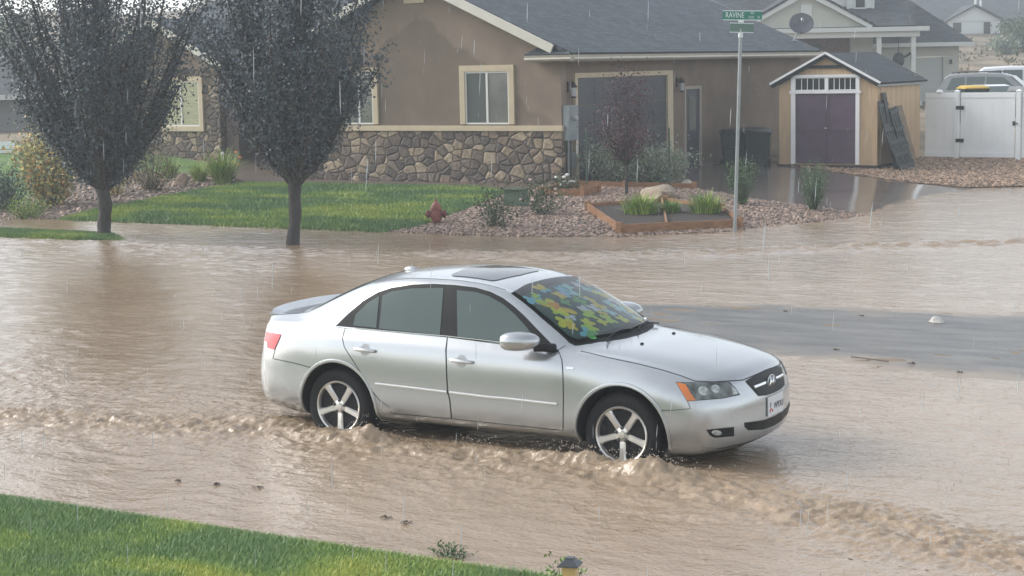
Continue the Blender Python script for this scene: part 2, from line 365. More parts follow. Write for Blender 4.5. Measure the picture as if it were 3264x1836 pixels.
rr = n.new('ShaderNodeMapRange'); l.new(at.outputs['Fac'], rr.inputs['Value']); rr.inputs['To Min'].default_value = .10; rr.inputs['To Max'].default_value = .32; l.new(rr.outputs[0], b.inputs['Roughness'])
vo = n.new('ShaderNodeTexVoronoi'); vo.inputs['Scale'].default_value = 13; l.new(tc.outputs['Object'], vo.inputs['Vector'])
pit = n.new('ShaderNodeMapRange'); pit.inputs['From Max'].default_value = .28; pit.inputs['To Min'].default_value = 1; pit.inputs['To Max'].default_value = 0; l.new(vo.outputs['Distance'], pit.inputs['Value'])
s1 = n.new('ShaderNodeMath'); s1.operation = 'MULTIPLY_ADD'; l.new(n2.outputs['Fac'], s1.inputs[0]); s1.inputs[1].default_value = 1.0
s2 = n.new('ShaderNodeMath'); s2.operation = 'MULTIPLY_ADD'; l.new(n3.outputs['Fac'], s2.inputs[0]); s2.inputs[1].default_value = .5
s3 = n.new('ShaderNodeMath'); s3.operation = 'MULTIPLY'; l.new(pit.outputs[0], s3.inputs[0]); s3.inputs[1].default_value = .12
l.new(s3.outputs[0], s2.inputs[2]); l.new(s2.outputs[0], s1.inputs[2])
bp = n.new('ShaderNodeBump'); bp.inputs['Strength'].default_value = .55; bp.inputs['Distance'].default_value = .03
l.new(s1.outputs[0], bp.inputs['Height']); l.new(bp.outputs['Normal'], b.inputs['Normal'])
wo = np_mesh('flood_water', Vw, Fw, m_water, smooth=True); tag(wo, kind='structure')
Aw = np.concatenate([A1, A2, A3, A4, A5, A6, A7]); cu, cv = Vw[:, 0], Vw[:, 1]
dull_ridge = np.clip(Aw*1.3, 0, 1)*sm(.52, .66, fbm(cu*4.5, cv*11, 5, 61))*.95+sm(.0, .05, Vw[:, 2]-W0-.02)*.5*np.clip(Aw, 0, 1)
fa = wo.data.attributes.new('foam', 'FLOAT', 'POINT'); fa.data.foreach_set('value', np.clip(dull_ridge, 0, 1).astype(np.float32))

# lawns, beds, drive
m_lawn = M('lawn_turf', (.10, .20, .055), .8, scale=.9, var=.35, col2=(.15, .26, .06), bump=.6, bscale=120, detail=6)
m_rock_bed = M('gravel_ground', (.16, .115, .09), .7, var=.5, scale=16, bump=1., bscale=28, col2=(.30, .235, .19))
m_rock_bed2 = M('red_gravel_ground', (.20, .135, .09), .7, var=.5, scale=14, bump=1., bscale=25, col2=(.32, .24, .17))
m_bark = M('bed_soil', (.11, .08, .062), .85, var=.4, scale=9, bump=.9, bscale=24, col2=(.2, .15, .12))
m_conc = M('wet_concrete', (.13, .11, .095), .16, var=.25, scale=.8, spec=.5, bump=.10, bscale=5)
m_path = M('wet_path', (.13, .10, .08), .35, var=.15, scale=2)
LAWN = [(-28.0, 27.85), (-28.5, 31), (-28.9, 34), (-28.8, 35.5), (-22, 35.6), (-20.7, 34.8), (-19.9, 32.3), (-19.45, 30.5), (-19.0, 28.8), (-19.35, 27.9)]
NEAR = [(-16, 2), (-16, 9.36), (-10, 9.36), (-8.2, 9.42), (-6.5, 9.4), (-5.5, 9.36), (-5.0, 9.1), (-4.85, 8.3), (-4.8, 2)]
STRIP = [(-40, 24.45), (-25.0, 24.5), (-23.9, 24.6), (-23.2, 24.95), (-24.0, 25.45), (-25.5, 25.65), (-40, 25.7)]
FARL = [(-60, 27.9), (-31.5, 27.9), (-32.5, 40), (-60, 44)]
for nm, po, st in (('lawn', LAWN, .4), ('lawn', NEAR, .3), ('lawn', STRIP, .3), ('lawn', FARL, 1.)): tag(sheet(nm, po, st, .012, m_lawn), kind='structure')
BED = [(-19.3, 27.95), (-16.75, 27.9), (-14.65, 28.6), (-13.2, 30.05), (-12.4, 32.3), (-11.8, 34.3), (-13.6, 35.0), (-15.0, 35.75), (-17.0, 37.4), (-17.6, 38.1), (-20.15, 38.1), (-20.15, 36.7), (-20.6, 35), (-19.85, 32.3), (-19.4, 30.5), (-18.95, 28.8)]
tag(sheet('gravel_ground', BED, .3, .02, m_rock_bed), kind='structure')
BED2 = [(-19.4, 46.8), (-17.9, 45.2), (-15.6, 43.6), (-13.4, 42.0), (-12.0, 41.7), (-10.6, 43), (-9.5, 44.5), (-9.5, 49.6), (-16, 49.6), (-19.4, 48.5)]
tag(sheet('red_gravel_ground', BED2, .4, .02, m_rock_bed2), kind='structure')
BEDL = [(-31.3, 27.6), (-28.1, 27.6), (-28.6, 31), (-29.0, 34), (-28.9, 35.7), (-33, 37.5), (-38.5, 39.8), (-33, 33)]
tag(sheet('bed_soil', BEDL, .4, .02, m_bark), kind='structure')
DRIVE = [(-20.15, 38.1), (-17.6, 38.1), (-17.0, 37.4), (-15.0, 35.75), (-13.6, 35.0), (-11.9, 34.4), (-11.6, 38), (-11.8, 41.2), (-13.4, 41.95), (-15.6, 43.55), (-17.9, 45.1), (-19.4, 46.7), (-20.15, 46.9)]
tag(sheet('driveway', DRIVE, .5, .015, m_conc), kind='structure')
PATH = [(-34.2, 40.4), (-33.5, 38.2), (-28.9, 35.75), (-22, 35.7), (-20.2, 35.4), (-20.2, 36.75), (-28.3, 36.75), (-28.3, 41.9), (-34, 42)]
tag(sheet('path', PATH, .5, .018, m_path), kind='structure')

# grass blades
def inside(poly, x, y):
    A = np.array(poly); B = np.roll(A, -1, 0); c = np.zeros(len(x), int)
    for (x1, y1), (x2, y2) in zip(A, B): c += ((y1 > y) != (y2 > y)) & (x < (x2-x1)*(y-y1)/(y2-y1+1e-12)+x1)
    return c % 2 == 1
def scatter(poly, N, box=None):
    A = np.array(poly); lo, hi = A.min(0), A.max(0)
    if box: lo, hi = np.maximum(lo, box[0]), np.minimum(hi, box[1])
    p = rng.uniform(lo, hi, (N, 2)); return p[inside(poly, p[:, 0], p[:, 1])]
def blades(name, P, h, wd, mats, idxf=None, lean=.5, z0=.0, dz=.01):
    N = len(P); z = gz(P[:, 0], P[:, 1])+dz
    a = rng.uniform(0, 2*np.pi, N); hh = h*rng.uniform(.55, 1.25, N); ln = lean*rng.uniform(.2, 1, N)*hh; b = rng.uniform(0, 2*np.pi, N)
    base = np.column_stack([P, z]); sx = np.column_stack([np.cos(a), np.sin(a), np.zeros(N)])*wd/2
    mid = base+np.column_stack([np.cos(b)*ln*.35, np.sin(b)*ln*.35, hh*.6]); tip = base+np.column_stack([np.cos(b)*ln, np.sin(b)*ln, hh])
    V = np.stack([base-sx, base+sx, mid+sx*.8, mid-sx*.8, tip+sx*.12, tip-sx*.12], 1).reshape(-1, 3); k = np.arange(N)*6
    F = np.concatenate([np.stack([k, k+1, k+2, k+3], 1), np.stack([k+3, k+2, k+4, k+5], 1)])
    idx = (rng.integers(0, len(mats), N) if idxf is None else idxf(P))
    return np_mesh(name, V, F, mats, idx=np.concatenate([idx, idx]))
m_bl = [M('grass_blade', c, .5, spec=.4, island=.25) for c in ((.25, .37, .12), (.35, .46, .12), (.50, .53, .14), (.20, .31, .13))]
def patchy(P):
    q = fbm(P[:, 0]*1.1, P[:, 1]*2.2, 4, 77)+rng.normal(0, .09, len(P)); return np.digitize(q, [.40, .50, .60])[()] .clip(0, 3).astype(int)
ord_ = np.array([3, 0, 1, 2])
P = scatter(NEAR, 300000, ((-12, 7.2), (-4.8, 9.6))); tag(blades('grass', P, .050, .0048, m_bl, lambda p: ord_[patchy(p)], .7), kind='stuff')
P = scatter([(-12, 9.3), (-12, 9.46), (-8.2, 9.5), (-6.4, 9.48), (-5.45, 9.42), (-4.95, 9.14), (-4.8, 8.3), (-5.0, 8.3), (-5.1, 9.0), (-5.6, 9.26), (-6.5, 9.3), (-8.2, 9.36)], 60000); tag(blades('grass', P, .07, .005, m_bl, lambda p: ord_[patchy(p)], .8), kind='stuff')
m_bl2 = [M('far_grass_blade', c, .6, spec=.3, island=.25) for c in ((.16, .27, .09), (.22, .33, .09), (.33, .39, .10), (.13, .22, .095))]
P = scatter(LAWN, 110000); tag(blades('grass', P, .08, .016, m_bl2, lambda p: ord_[patchy(p*.6)], .6), kind='stuff')
P = scatter(STRIP, 50000, ((-30, 24), (-22, 27))); tag(blades('grass', P, .055, .012, m_bl2, lambda p: ord_[patchy(p*.8)], .6), kind='stuff')
# gravel stones
def stones(name, P, r0, r1, mat, dz=.03):
    ico = bmesh.new(); bmesh.ops.create_icosphere(ico, subdivisions=1, radius=1); v0 = np.array([v.co[:] for v in ico.verts]); f0 = np.array([[v.index for v in f.verts] for f in ico.faces]); ico.free()
    N = len(P); z = gz(P[:, 0], P[:, 1])+dz; r = r0+(r1-r0)*rng.random(N)**2
    s = np.stack([rng.uniform(.7, 1.3, N), rng.uniform(.7, 1.3, N), rng.uniform(.45, .85, N)], 1)*r[:, None]
    a = rng.uniform(0, 2*np.pi, N); t = rng.uniform(-.6, .6, N)
    V = v0[None]*(1+.25*rng.normal(size=(N, len(v0), 1)).clip(-1, 1))*s[:, None]
    x, y, zz = V[..., 0], V[..., 1]*np.cos(t)[:, None]-V[..., 2]*np.sin(t)[:, None], V[..., 1]*np.sin(t)[:, None]+V[..., 2]*np.cos(t)[:, None]
    V = np.stack([x*np.cos(a)[:, None]-y*np.sin(a)[:, None], x*np.sin(a)[:, None]+y*np.cos(a)[:, None], zz], -1)+np.column_stack([P, z])[:, None]
    F = f0[None]+(np.arange(N)*len(v0))[:, None, None]
    return np_mesh(name, V.reshape(-1, 3), F.reshape(-1, 3), mat)
m_st = M('gravel_stone', (.235, .165, .125), .5, island=.75, spec=.6); m_st2 = M('red_gravel_stone', (.30, .205, .14), .5, island=.6, spec=.5)
tag(stones('gravel', scatter(BED, 42000), .016, .048, m_st), kind='stuff')
tag(stones('red_gravel', scatter(BED2, 16000), .018, .05, m_st2), kind='stuff')
tag(stones('bed_gravel', scatter(BEDL, 5000), .02, .07, m_st), kind='stuff')

# ------------------------------------------------------------------ the silver sedan
CU_, CV_ = -6.193, 12.942
car = thing('sedan', 'silver four-door sedan parked in the brown flood water with a sunshade behind its windscreen', 'car', (CU_, CV_, 0))
EYE = Vector((-CU_, -CV_, 3.2344))
m_paint = M('silver_paint', (.47, .49, .50), .25, metal=.72, coat=.5, spec=.5, var=.04, scale=260)
m_black = M('black_trim', (.013, .014, .015), .55, spec=.2)
m_gap = M('panel_gap', (.02, .02, .02), .8)
m_under = M('underbody', (.012, .012, .012), .9)
m_chrome = M('chrome_trim', (.75, .76, .77), .15, metal=1)
m_sideglass = M('tinted_glass', (.085, .112, .108), .06, spec=.35)
m_roofglass = M('sunroof_glass', (.03, .032, .04), .07, spec=.4)
m_alloy = M('alloy_rim', (.72, .71, .68), .28, metal=.8)
m_tyre = M('tyre_rubber', (.013, .013, .014), .75, spec=.25, bump=.3, bscale=60)
m_red = M('red_lens', (.55, .02, .03), .12, coat=.8); m_amber = M('amber_lens', (.58, .17, .035), .12, coat=.8)
m_lampgrey = M('headlight_lens', (.11, .125, .12), .08, coat=.7, var=.6, scale=14)
m_lampbright = M('headlight_reflector', (.40, .44, .42), .12, metal=.2, coat=.8, var=.4, scale=30)
m_white = M('white_plate', (.72, .74, .75), .4)
# stations: x | zb yb | zr yr | zm ym | z5 y5 | z6 y6 | z8 y8 | zt   (bottom, rocker, waist, shoulder, belt, roof rail, centre line)
ST_ = [(.955, .40, .60, .42, .70, .46, .74, .51, .72, .54, .66, .56, .42, .565),
 (.945, .335, .66, .375, .75, .46, .79, .55, .78, .59, .72, .605, .45, .61),
 (.93, .295, .70, .355, .79, .48, .825, .58, .81, .625, .75, .645, .47, .65),
 (.905, .26, .73, .345, .815, .50, .85, .62, .83, .675, .76, .70, .48, .71),
 (.88, .245, .745, .35, .83, .52, .86, .65, .835, .715, .76, .745, .49, .76),
 (.85, .225, .76, .34, .84, .53, .868, .67, .84, .74, .76, .775, .50, .795),
 (.80, .21, .77, .335, .85, .54, .875, .69, .85, .765, .765, .805, .51, .825),
 (.70, .20, .78, .33, .86, .56, .885, .71, .86, .79, .775, .835, .53, .857),
 (.50, .19, .79, .32, .87, .58, .895, .74, .87, .825, .785, .875, .55, .90),
 (.25, .19, .80, .32, .875, .60, .90, .78, .87, .865, .785, .91, .57, .935),
 (0, .20, .80, .32, .88, .60, .905, .81, .87, .90, .785, .94, .58, .965),
 (-.25, .22, .80, .32, .88, .60, .905, .84, .875, .925, .79, .962, .61, .985),
 (-.45, .235, .80, .32, .885, .60, .905, .86, .88, .94, .80, .975, .67, 1.075),
 (-.60, .24, .80, .32, .885, .60, .91, .875, .885, .95, .81, 1.05, .685, 1.145),
 (-.80, .24, .80, .32, .885, .60, .91, .88, .885, .96, .815, 1.17, .655, 1.24),
 (-1.0, .24, .80, .32, .885, .60, .91, .885, .885, .97, .815, 1.285, .625, 1.325),
 (-1.17, .24, .80, .32, .885, .60, .912, .89, .885, .98, .815, 1.362, .60, 1.39),
 (-1.4, .24, .80, .32, .885, .60, .912, .895, .885, .99, .815, 1.408, .595, 1.44),
 (-1.7, .24, .80, .32, .885, .60, .912, .90, .885, .997, .815, 1.43, .59, 1.468),
 (-2.0, .24, .80, .32, .885, .60, .912, .905, .885, 1.003, .815, 1.43, .59, 1.475),
 (-2.3, .235, .80, .32, .885, .60, .912, .91, .885, 1.01, .81, 1.405, .59, 1.462),
 (-2.55, .23, .80, .32, .885, .60, .912, .915, .885, 1.015, .80, 1.35, .595, 1.425),
 (-2.75, .22, .80, .32, .885, .60, .912, .92, .88, 1.02, .795, 1.28, .60, 1.365),
 (-2.95, .215, .80, .32, .88, .60, .905, .92, .87, 1.025, .785, 1.195, .62, 1.28),
 (-3.15, .22, .79, .33, .875, .60, .895, .92, .86, 1.025, .77, 1.115, .64, 1.18),
 (-3.30, .225, .78, .33, .87, .60, .89, .92, .85, 1.022, .76, 1.078, .645, 1.105),
 (-3.42, .235, .77, .335, .865, .605, .885, .915, .84, 1.018, .75, 1.07, .64, 1.085),
 (-3.60, .25, .75, .345, .85, .61, .872, .905, .815, 1.01, .735, 1.06, .63, 1.078),
 (-3.68, .262, .74, .355, .84, .61, .86, .89, .80, .998, .725, 1.05, .62, 1.07),
 (-3.72, .275, .73, .365, .83, .61, .85, .86, .795, .965, .72, 1.01, .60, 1.03),
 (-3.74, .285, .72, .375, .82, .60, .845, .83, .79, .915, .72, .95, .60, .965),
 (-3.765, .31, .70, .39, .80, .58, .83, .74, .785, .80, .72, .825, .59, .835),
 (-3.79, .38, .66, .43, .76, .55, .80, .64, .77, .68, .70, .69, .5, .695),
 (-3.80, .46, .60, .48, .68, .52, .72, .55, .70, .57, .64, .575, .42, .58)]
def pchip(xk, yk, x):
    h = np.diff(xk); d = np.diff(yk)/h; m = np.zeros(len(xk)); m[0] = d[0]; m[-1] = d[-1]
    for i in range(1, len(xk)-1):
        if d[i-1]*d[i] > 0:
            w1, w2 = 2*h[i]+h[i-1], h[i]+2*h[i-1]; m[i] = (w1+w2)/(w1/d[i-1]+w2/d[i])
    i = np.clip(np.searchsorted(xk, x)-1, 0, len(h)-1); t = (x-xk[i])/h[i]
    return (2*t**3-3*t**2+1)*yk[i]+(t**3-2*t**2+t)*h[i]*m[i]+(-2*t**3+3*t**2)*yk[i+1]+(t**3-t**2)*h[i]*m[i+1]
def warp(x, y):
    if x > 0: t = min(1, x/.955); w_ = t*t*(3-2*t); return x-.30*w_*(abs(y)/.88)**2.6
    t = min(1, max(0, (-2.9-x)/.9)); w_ = t*t*(3-2*t); return x+.22*w_*(abs(y)/.85)**2.6
def car_body():
    T = np.array(ST_)[::-1]; xk = T[:, 0]
    xs = np.unique(np.round(np.concatenate([np.linspace(-3.80, -3.6, 22), np.linspace(-3.6, -2.2, 30), np.linspace(-2.2, -1.3, 16), np.linspace(-1.3, .7, 50), np.linspace(.7, .88, 10), np.linspace(.88, .955, 14)]), 4))
    cols = [pchip(xk, T[:, j], xs) for j in range(1, 14)]
    rings = []
    for i, x in enumerate(xs):
        zb, yb, zr, yr, zm, ym, z5, y5, z6, y6, z8, y8, zt = [c[i] for c in cols]
        cab = min(1, max(0, (z8-z6-.06)/.15)); mid = (.5*(y6+y8)+.022*cab, .5*(z6+z8)+.006*cab)
        ctl = [(0, zb), (yb*.8, zb), (yb, zb+.012), (yr, zr), (ym, zm), (y5, z5), (y6, z6), mid, (y8, z8), (y8*.8, z8+(zt-z8)*.5), (y8*.4, z8+(zt-z8)*.88), (0, zt)]
        pts = []; n_ = len(ctl)
        g_ = lambda k: ctl[k] if 0 <= k < n_ else ((-ctl[1][0], ctl[1][1]) if k < 0 else (-ctl[-2][0], ctl[-2][1]))
        for k in range(n_-1):
            p0, p1, p2, p3 = (np.array(g_(k+j)) for j in (-1, 0, 1, 2))
            dt = [max(1e-4, np.linalg.norm(b_-a_))**.5 for a_, b_ in ((p0, p1), (p1, p2), (p2, p3))]
            m1 = ((p1-p0)/dt[0]-(p2-p0)/(dt[0]+dt[1])+(p2-p1)/dt[1])*dt[1]; m2 = ((p2-p1)/dt[1]-(p3-p1)/(dt[1]+dt[2])+(p3-p2)/dt[2])*dt[1]
            q = 7 if k >= 2 else 3
            for j in range(q):
                t = j/q; pts.append((2*t**3-3*t**2+1)*p1+(t**3-2*t**2+t)*m1+(-2*t**3+3*t**2)*p2+(t**3-t**2)*m2)
        pts.append(np.array(ctl[-1]))
        half = [(warp(x, p[0]), -max(0, p[0]), p[1]) for p in pts]
        rings.append(half+[(a, -b_, c) for a, b_, c in half[-2:0:-1]])
    def caps(ring_x, first):
        i = 0 if first else len(xs)-1; zc = float(cols[9][i]*.5+cols[2][i]*.5); out = []
        base = rings[i]
        for f in (.85, .68, .5, .33, .16, .04):
            out.append([(warp(ring_x, p[1]*f), p[1]*f, zc+(p[2]-zc)*f) for p in base])
        return out
    rings = caps(xs[0], True)[::-1]+rings+caps(xs[-1], False)
    k = len(rings[0]); vs = [p for r_ in rings for p in r_]; fs = []
    for i in range(len(rings)-1):
        for j in range(k): fs.append((i*k+j, i*k+(j+1) % k, (i+1)*k+(j+1) % k, (i+1)*k+j))
    fs += [tuple(range(k)), tuple((len(rings)-1)*k+j for j in range(k-1, -1, -1))]
    me = bpy.data.meshes.new('body'); me.from_pydata(vs, [], fs); bm = bmesh.new(); bm.from_mesh(me); bmesh.ops.recalc_face_normals(bm, faces=bm.faces); bm.to_mesh(me)
    bvh = BVHTree.FromBMesh(bm); bm.free()
    cut = MB()
    for wx in (.03, -2.70):
        for s in (-1, 1):
            cut.lathe([(.392, s*.56), (.392, s*1.2)], 56, (wx, 0, .335), 'y')
    tmp = bpy.data.objects.new('body', me); COL.objects.link(tmp); co = cut.build('cutter', m_under)
    md = tmp.modifiers.new('b', 'BOOLEAN'); md.object = co; md.operation = 'DIFFERENCE'; md.solver = 'EXACT'
    bpy.context.view_layer.update(); dg = bpy.context.evaluated_depsgraph_get()
    me2 = bpy.data.meshes.new_from_object(tmp.evaluated_get(dg)); bpy.data.objects.remove(tmp); bpy.data.objects.remove(co)
    me2.materials.clear(); me2.name = 'body'
    o = link('body', me2, [m_paint, m_under], car, world=False)
    for p in me2.polygons:
        c = p.center
        dark = (c.z < .27 and p.normal.z < -.8 and abs(c.y) < .74)
        for wx in (.03, -2.70):
            r_ = math.hypot(c.x-wx, c.z-.335)
            if r_ < .40 and abs(c.y) > .55 and (abs(r_-.392) < .012 and ((c.x-wx)*p.normal.x+(c.z-.335)*p.normal.z) < 0 or abs(abs(c.y)-.56) < .004): dark = True
        p.material_index = 1 if dark else 0
    me2.polygons.foreach_set('use_smooth', [True]*len(me2.polygons)); me2.set_sharp_from_angle(angle=R(38))
    return o, bvh
body, BV = car_body()
bm_ = bmesh.new(); bm_.from_mesh(body.data); bm_.free()
def mirror_mesh(o, name, parent):
    me = o.data.copy(); co = np.empty(len(me.vertices)*3, np.float32); me.vertices.foreach_get('co', co); co = co.reshape(-1, 3); co[:, 1] *= -1
    me.vertices.foreach_set('co', co.ravel()); me.flip_normals(); me.update()
    c = bpy.data.objects.new(name, me); COL.objects.link(c); c.parent = parent; return c
def hit(p, mode='eye'):
    p = Vector(p)
    if mode == 'eye': o = EYE; d = (p-EYE).normalized()
    elif mode == 'top': o = Vector((p.x, p.y, 4)); d = Vector((0, 0, -1))
    elif mode == 'front': o = Vector((4, p.y, p.z)); d = Vector((-1, 0, 0))
    else: o = Vector((p.x, -4, p.z)); d = Vector((0, 1, 0))
    h = BV.ray_cast(o, d)
    return (h[0], h[1] if h[1].dot(d) < 0 else -h[1]) if h[0] is not None else None
B2 = {}
def to2(p, mode):
    p = Vector(p)
    if mode == 'eye': d = p-EYE; return (d.x/d.y*13, d.z/d.y*13)
    return {'top': (p.x, p.y), 'front': (p.y, p.z), 'side': (p.x, p.z)}[mode]
def from2(q, mode):
    return {'eye': lambda: EYE+Vector((q[0]/13, 1, q[1]/13))*12, 'top': lambda: Vector((q[0], q[1], 0)), 'front': lambda: Vector((0, q[0], q[1])), 'side': lambda: Vector((q[0], 0, q[1]))}[mode]()
def patch(name, pts, mat, off=.003, mode='eye', parent=None, step=.04, mirror=True):
    """a panel laid on the body: the outline is dropped onto the skin, lifted by off and given a turned-in edge"""
    vs, fs, nb = fill2d([to2(p, mode) for p in pts], step)
    V = []; N = []; ok = []
    for q in vs:
        h = hit(from2(q, mode), mode); ok.append(h is not None)
        V.append(h[0]+h[1]*off if h else Vector()); N.append(h[1] if h else Vector())
    k = len(V); mb = MB(); fs = [f for f in fs if all(ok[i] for i in f)]
    mb.add(V+[V[i]-N[i]*(off+.006) for i in range(nb)], fs+[(i, (i+1) % nb, k+(i+1) % nb, k+i) for i in range(nb) if ok[i] and ok[(i+1) % nb]])
    o = mb.build(name, mat, parent or car, smooth=True, sharp=50, world=False)
    if mirror: return o, (mirror_mesh(o, name, parent if parent and parent is not car else car))
    return o
def ribbon(name, pts, w_, mat, h_=.0015, mode='eye', parent=None, mirror=True, closed=False, step=.03, rnd=False):
    P = []
    n_ = len(pts)
    for i in range(n_ if closed else n_-1):
        a, b_ = Vector(pts[i]), Vector(pts[(i+1) % n_]); k = max(1, int((b_-a).length/step))
        P += [a.lerp(b_, j/k) for j in range(k)]
    if not closed: P.append(Vector(pts[-1]))
    H = [h for h in (hit(p, mode) for p in P) if h]
    mb = MB(); vs = []
    for i, (p, nn) in enumerate(H):
        a = H[(i-1) % len(H) if closed else max(0, i-1)][0]; c = H[(i+1) % len(H) if closed else min(len(H)-1, i+1)][0]
        s = (c-a).cross(nn).normalized()*w_/2
        vs += [p-s-nn*.004, p-s*(.7 if rnd else 1)+nn*h_*(.8 if rnd else 1), p+nn*h_, p+s*(.7 if rnd else 1)+nn*h_*(.8 if rnd else 1), p+s-nn*.004]
    m_ = len(H)
    fs = [(i*5+j, i*5+j+1, ((i+1) % m_)*5+j+1, ((i+1) % m_)*5+j) for i in range(m_ if closed else m_-1) for j in range(4)]
    if not closed: fs += [(0, 1, 2, 3, 4), tuple((m_-1)*5+j for j in (4, 3, 2, 1, 0))]
    mb.add(vs, fs); o = mb.build(name, mat, parent or car, smooth=True, sharp=40, world=False)
    if mirror: return o, mirror_mesh(o, name, parent if parent else car)
    return o
O_ = {
'dlo':[(-2.803,-0.75,1.011),(-2.649,-0.75,1.139),(-2.497,-0.75,1.251),(-2.347,-0.75,1.331),(-2.201,-0.75,1.378),(-1.985,-0.75,1.415),(-1.773,-0.75,1.431),(-1.565,-0.75,1.431),(-1.36,-0.75,1.418),(-1.225,-0.75,1.392),(-1.105,-0.75,1.346),(-1.0,-0.75,1.282),(-0.903,-0.75,1.208),(-0.764,-0.75,1.086),(-0.592,-0.75,0.94),(-0.711,-0.75,0.945),(-1.074,-0.75,0.976),(-1.653,-0.75,0.992),(-2.214,-0.75,1.002)],
'glass_rear':[(-2.294,-0.75,1.306),(-2.202,-0.75,1.345),(-1.986,-0.75,1.381),(-1.676,-0.75,1.401),(-1.723,-0.75,1.002),(-2.341,-0.75,1.019)],
'glass_quarter':[(-2.611,-0.75,1.031),(-2.583,-0.75,1.125),(-2.453,-0.75,1.233),(-2.329,-0.75,1.3),(-2.368,-0.75,1.024)],
'glass_front':[(-1.545,-0.75,1.388),(-1.361,-0.75,1.381),(-1.239,-0.75,1.354),(-1.106,-0.75,1.296),(-0.988,-0.75,1.213),(-0.885,-0.75,1.115),(-0.833,-0.75,1.055),(-0.848,-0.75,0.984),(-1.074,-0.75,0.984),(-1.549,-0.75,0.999)],
'door_rear':[(-2.601,-0.88,1.032),(-2.637,-0.88,0.938),(-2.618,-0.88,0.86),(-2.54,-0.88,0.761),(-2.442,-0.88,0.634),(-2.359,-0.88,0.519),(-2.267,-0.88,0.429),(-2.175,-0.88,0.382),(-2.148,-0.88,0.329),(-1.548,-0.88,0.33),(-1.564,-0.88,0.497),(-1.582,-0.88,0.555),(-1.588,-0.88,0.732),(-1.588,-0.88,0.909),(-1.57,-0.88,1.014),(-2.124,-0.88,1.026)],
'door_front':[(-1.566,-0.88,1.014),(-1.582,-0.88,0.91),(-1.582,-0.88,0.733),(-1.576,-0.88,0.556),(-1.558,-0.88,0.498),(-1.542,-0.88,0.331),(-0.493,-0.88,0.327),(-0.485,-0.88,0.615),(-0.486,-0.88,0.798),(-0.493,-0.88,0.896),(-0.52,-0.88,0.962),(-0.637,-0.88,0.967)],
'belt':[(-2.763,-0.78,1.014),(-2.193,-0.78,1.006),(-1.634,-0.78,1.0),(-1.217,-0.78,0.986),(-1.016,-0.78,0.978)],
'mol_rear':[(-2.306,-0.88,0.568),(-1.94,-0.88,0.561),(-1.586,-0.88,0.551)],
'mol_front':[(-1.56,-0.88,0.552),(-1.167,-0.88,0.541),(-1.056,-0.88,0.544),(-0.542,-0.88,0.535)],
'tail':[(-3.52,-0.8,0.932),(-3.355,-0.8,0.919),(-3.392,-0.8,0.854),(-3.441,-0.8,0.773),(-3.541,-0.8,0.789),(-3.545,-0.8,0.845)],
'tail_white':[(-3.545,-0.8,0.845),(-3.515,-0.8,0.836),(-3.511,-0.8,0.784),(-3.541,-0.8,0.789)],
'rbump':[(-3.292,-0.88,0.928),(-3.365,-0.88,0.805),(-3.4,-0.88,0.709),(-3.176,-0.88,0.687),(-2.986,-0.88,0.659)],
'head':[(0.418,-0.7,0.757),(0.615,-0.7,0.768),(0.869,-0.7,0.791),(0.916,-0.7,0.751),(0.956,-0.7,0.697),(0.805,-0.7,0.656),(0.514,-0.7,0.612),(0.467,-0.7,0.683)],
'amber':[(0.424,-0.7,0.752),(0.502,-0.7,0.74),(0.544,-0.7,0.677),(0.586,-0.7,0.625),(0.517,-0.7,0.615),(0.469,-0.7,0.683)],
'head_tri':[(0.875,-0.7,0.783),(0.916,-0.7,0.746),(0.95,-0.7,0.699),(0.884,-0.7,0.68)],
'fog':[(0.674,-0.7,0.401),(0.905,-0.7,0.445),(0.905,-0.7,0.372),(0.74,-0.7,0.345),(0.702,-0.7,0.362)],
'hood':[(-0.472,-0.6,0.928),(-0.225,-0.6,0.891),(0.045,-0.6,0.858),(0.244,-0.6,0.826),(0.414,-0.6,0.79),(0.531,-0.6,0.757),(0.698,-0.6,0.762),(0.939,-0.6,0.795),(1.076,-0.6,0.86)],
'fbump':[(0.563,-0.8,0.634),(0.589,-0.8,0.579),(0.454,-0.8,0.556),(0.331,-0.8,0.543)],
'badge':[(-0.454,-0.88,0.844),(-0.386,-0.88,0.844),(-0.386,-0.88,0.83),(-0.447,-0.88,0.826)],
'pillar_seam':[(-0.599,-0.75,0.948),(-0.536,-0.75,0.989)],
'handle_rear':[(-2.507,-0.88,0.861),(-2.294,-0.88,0.851)],
'handle_front':[(-1.543,-0.88,0.832),(-1.325,-0.88,0.821)],
'refl1':[(0.647,-0.7,0.703)],
'refl2':[(0.749,-0.7,0.726)],
'foglens':[(0.76,-0.7,0.387)],
'mirror':[(-0.748,-1.0,1.043)],
}
m_paint2 = M('silver_moulding', (.62, .62, .61), .25, metal=.6, coat=.6); m_recess = M('handle_recess_paint', (.33, .34, .345), .3, metal=.5); m_chrome2 = M('silver_handle', (.66, .67, .68), .2, metal=.6, coat=.8)  # handle recess: shade of the hollow put into a darker silver
m_gap2 = M('roof_ditch', (.2, .21, .21), .5); m_grille = M('grille_black', (.010, .012, .014), .4, spec=.2, var=.3, scale=40); m_platetext = M('plate_ink', (.06, .065, .10), .6); m_platered = M('plate_red', (.5, .12, .10), .6)
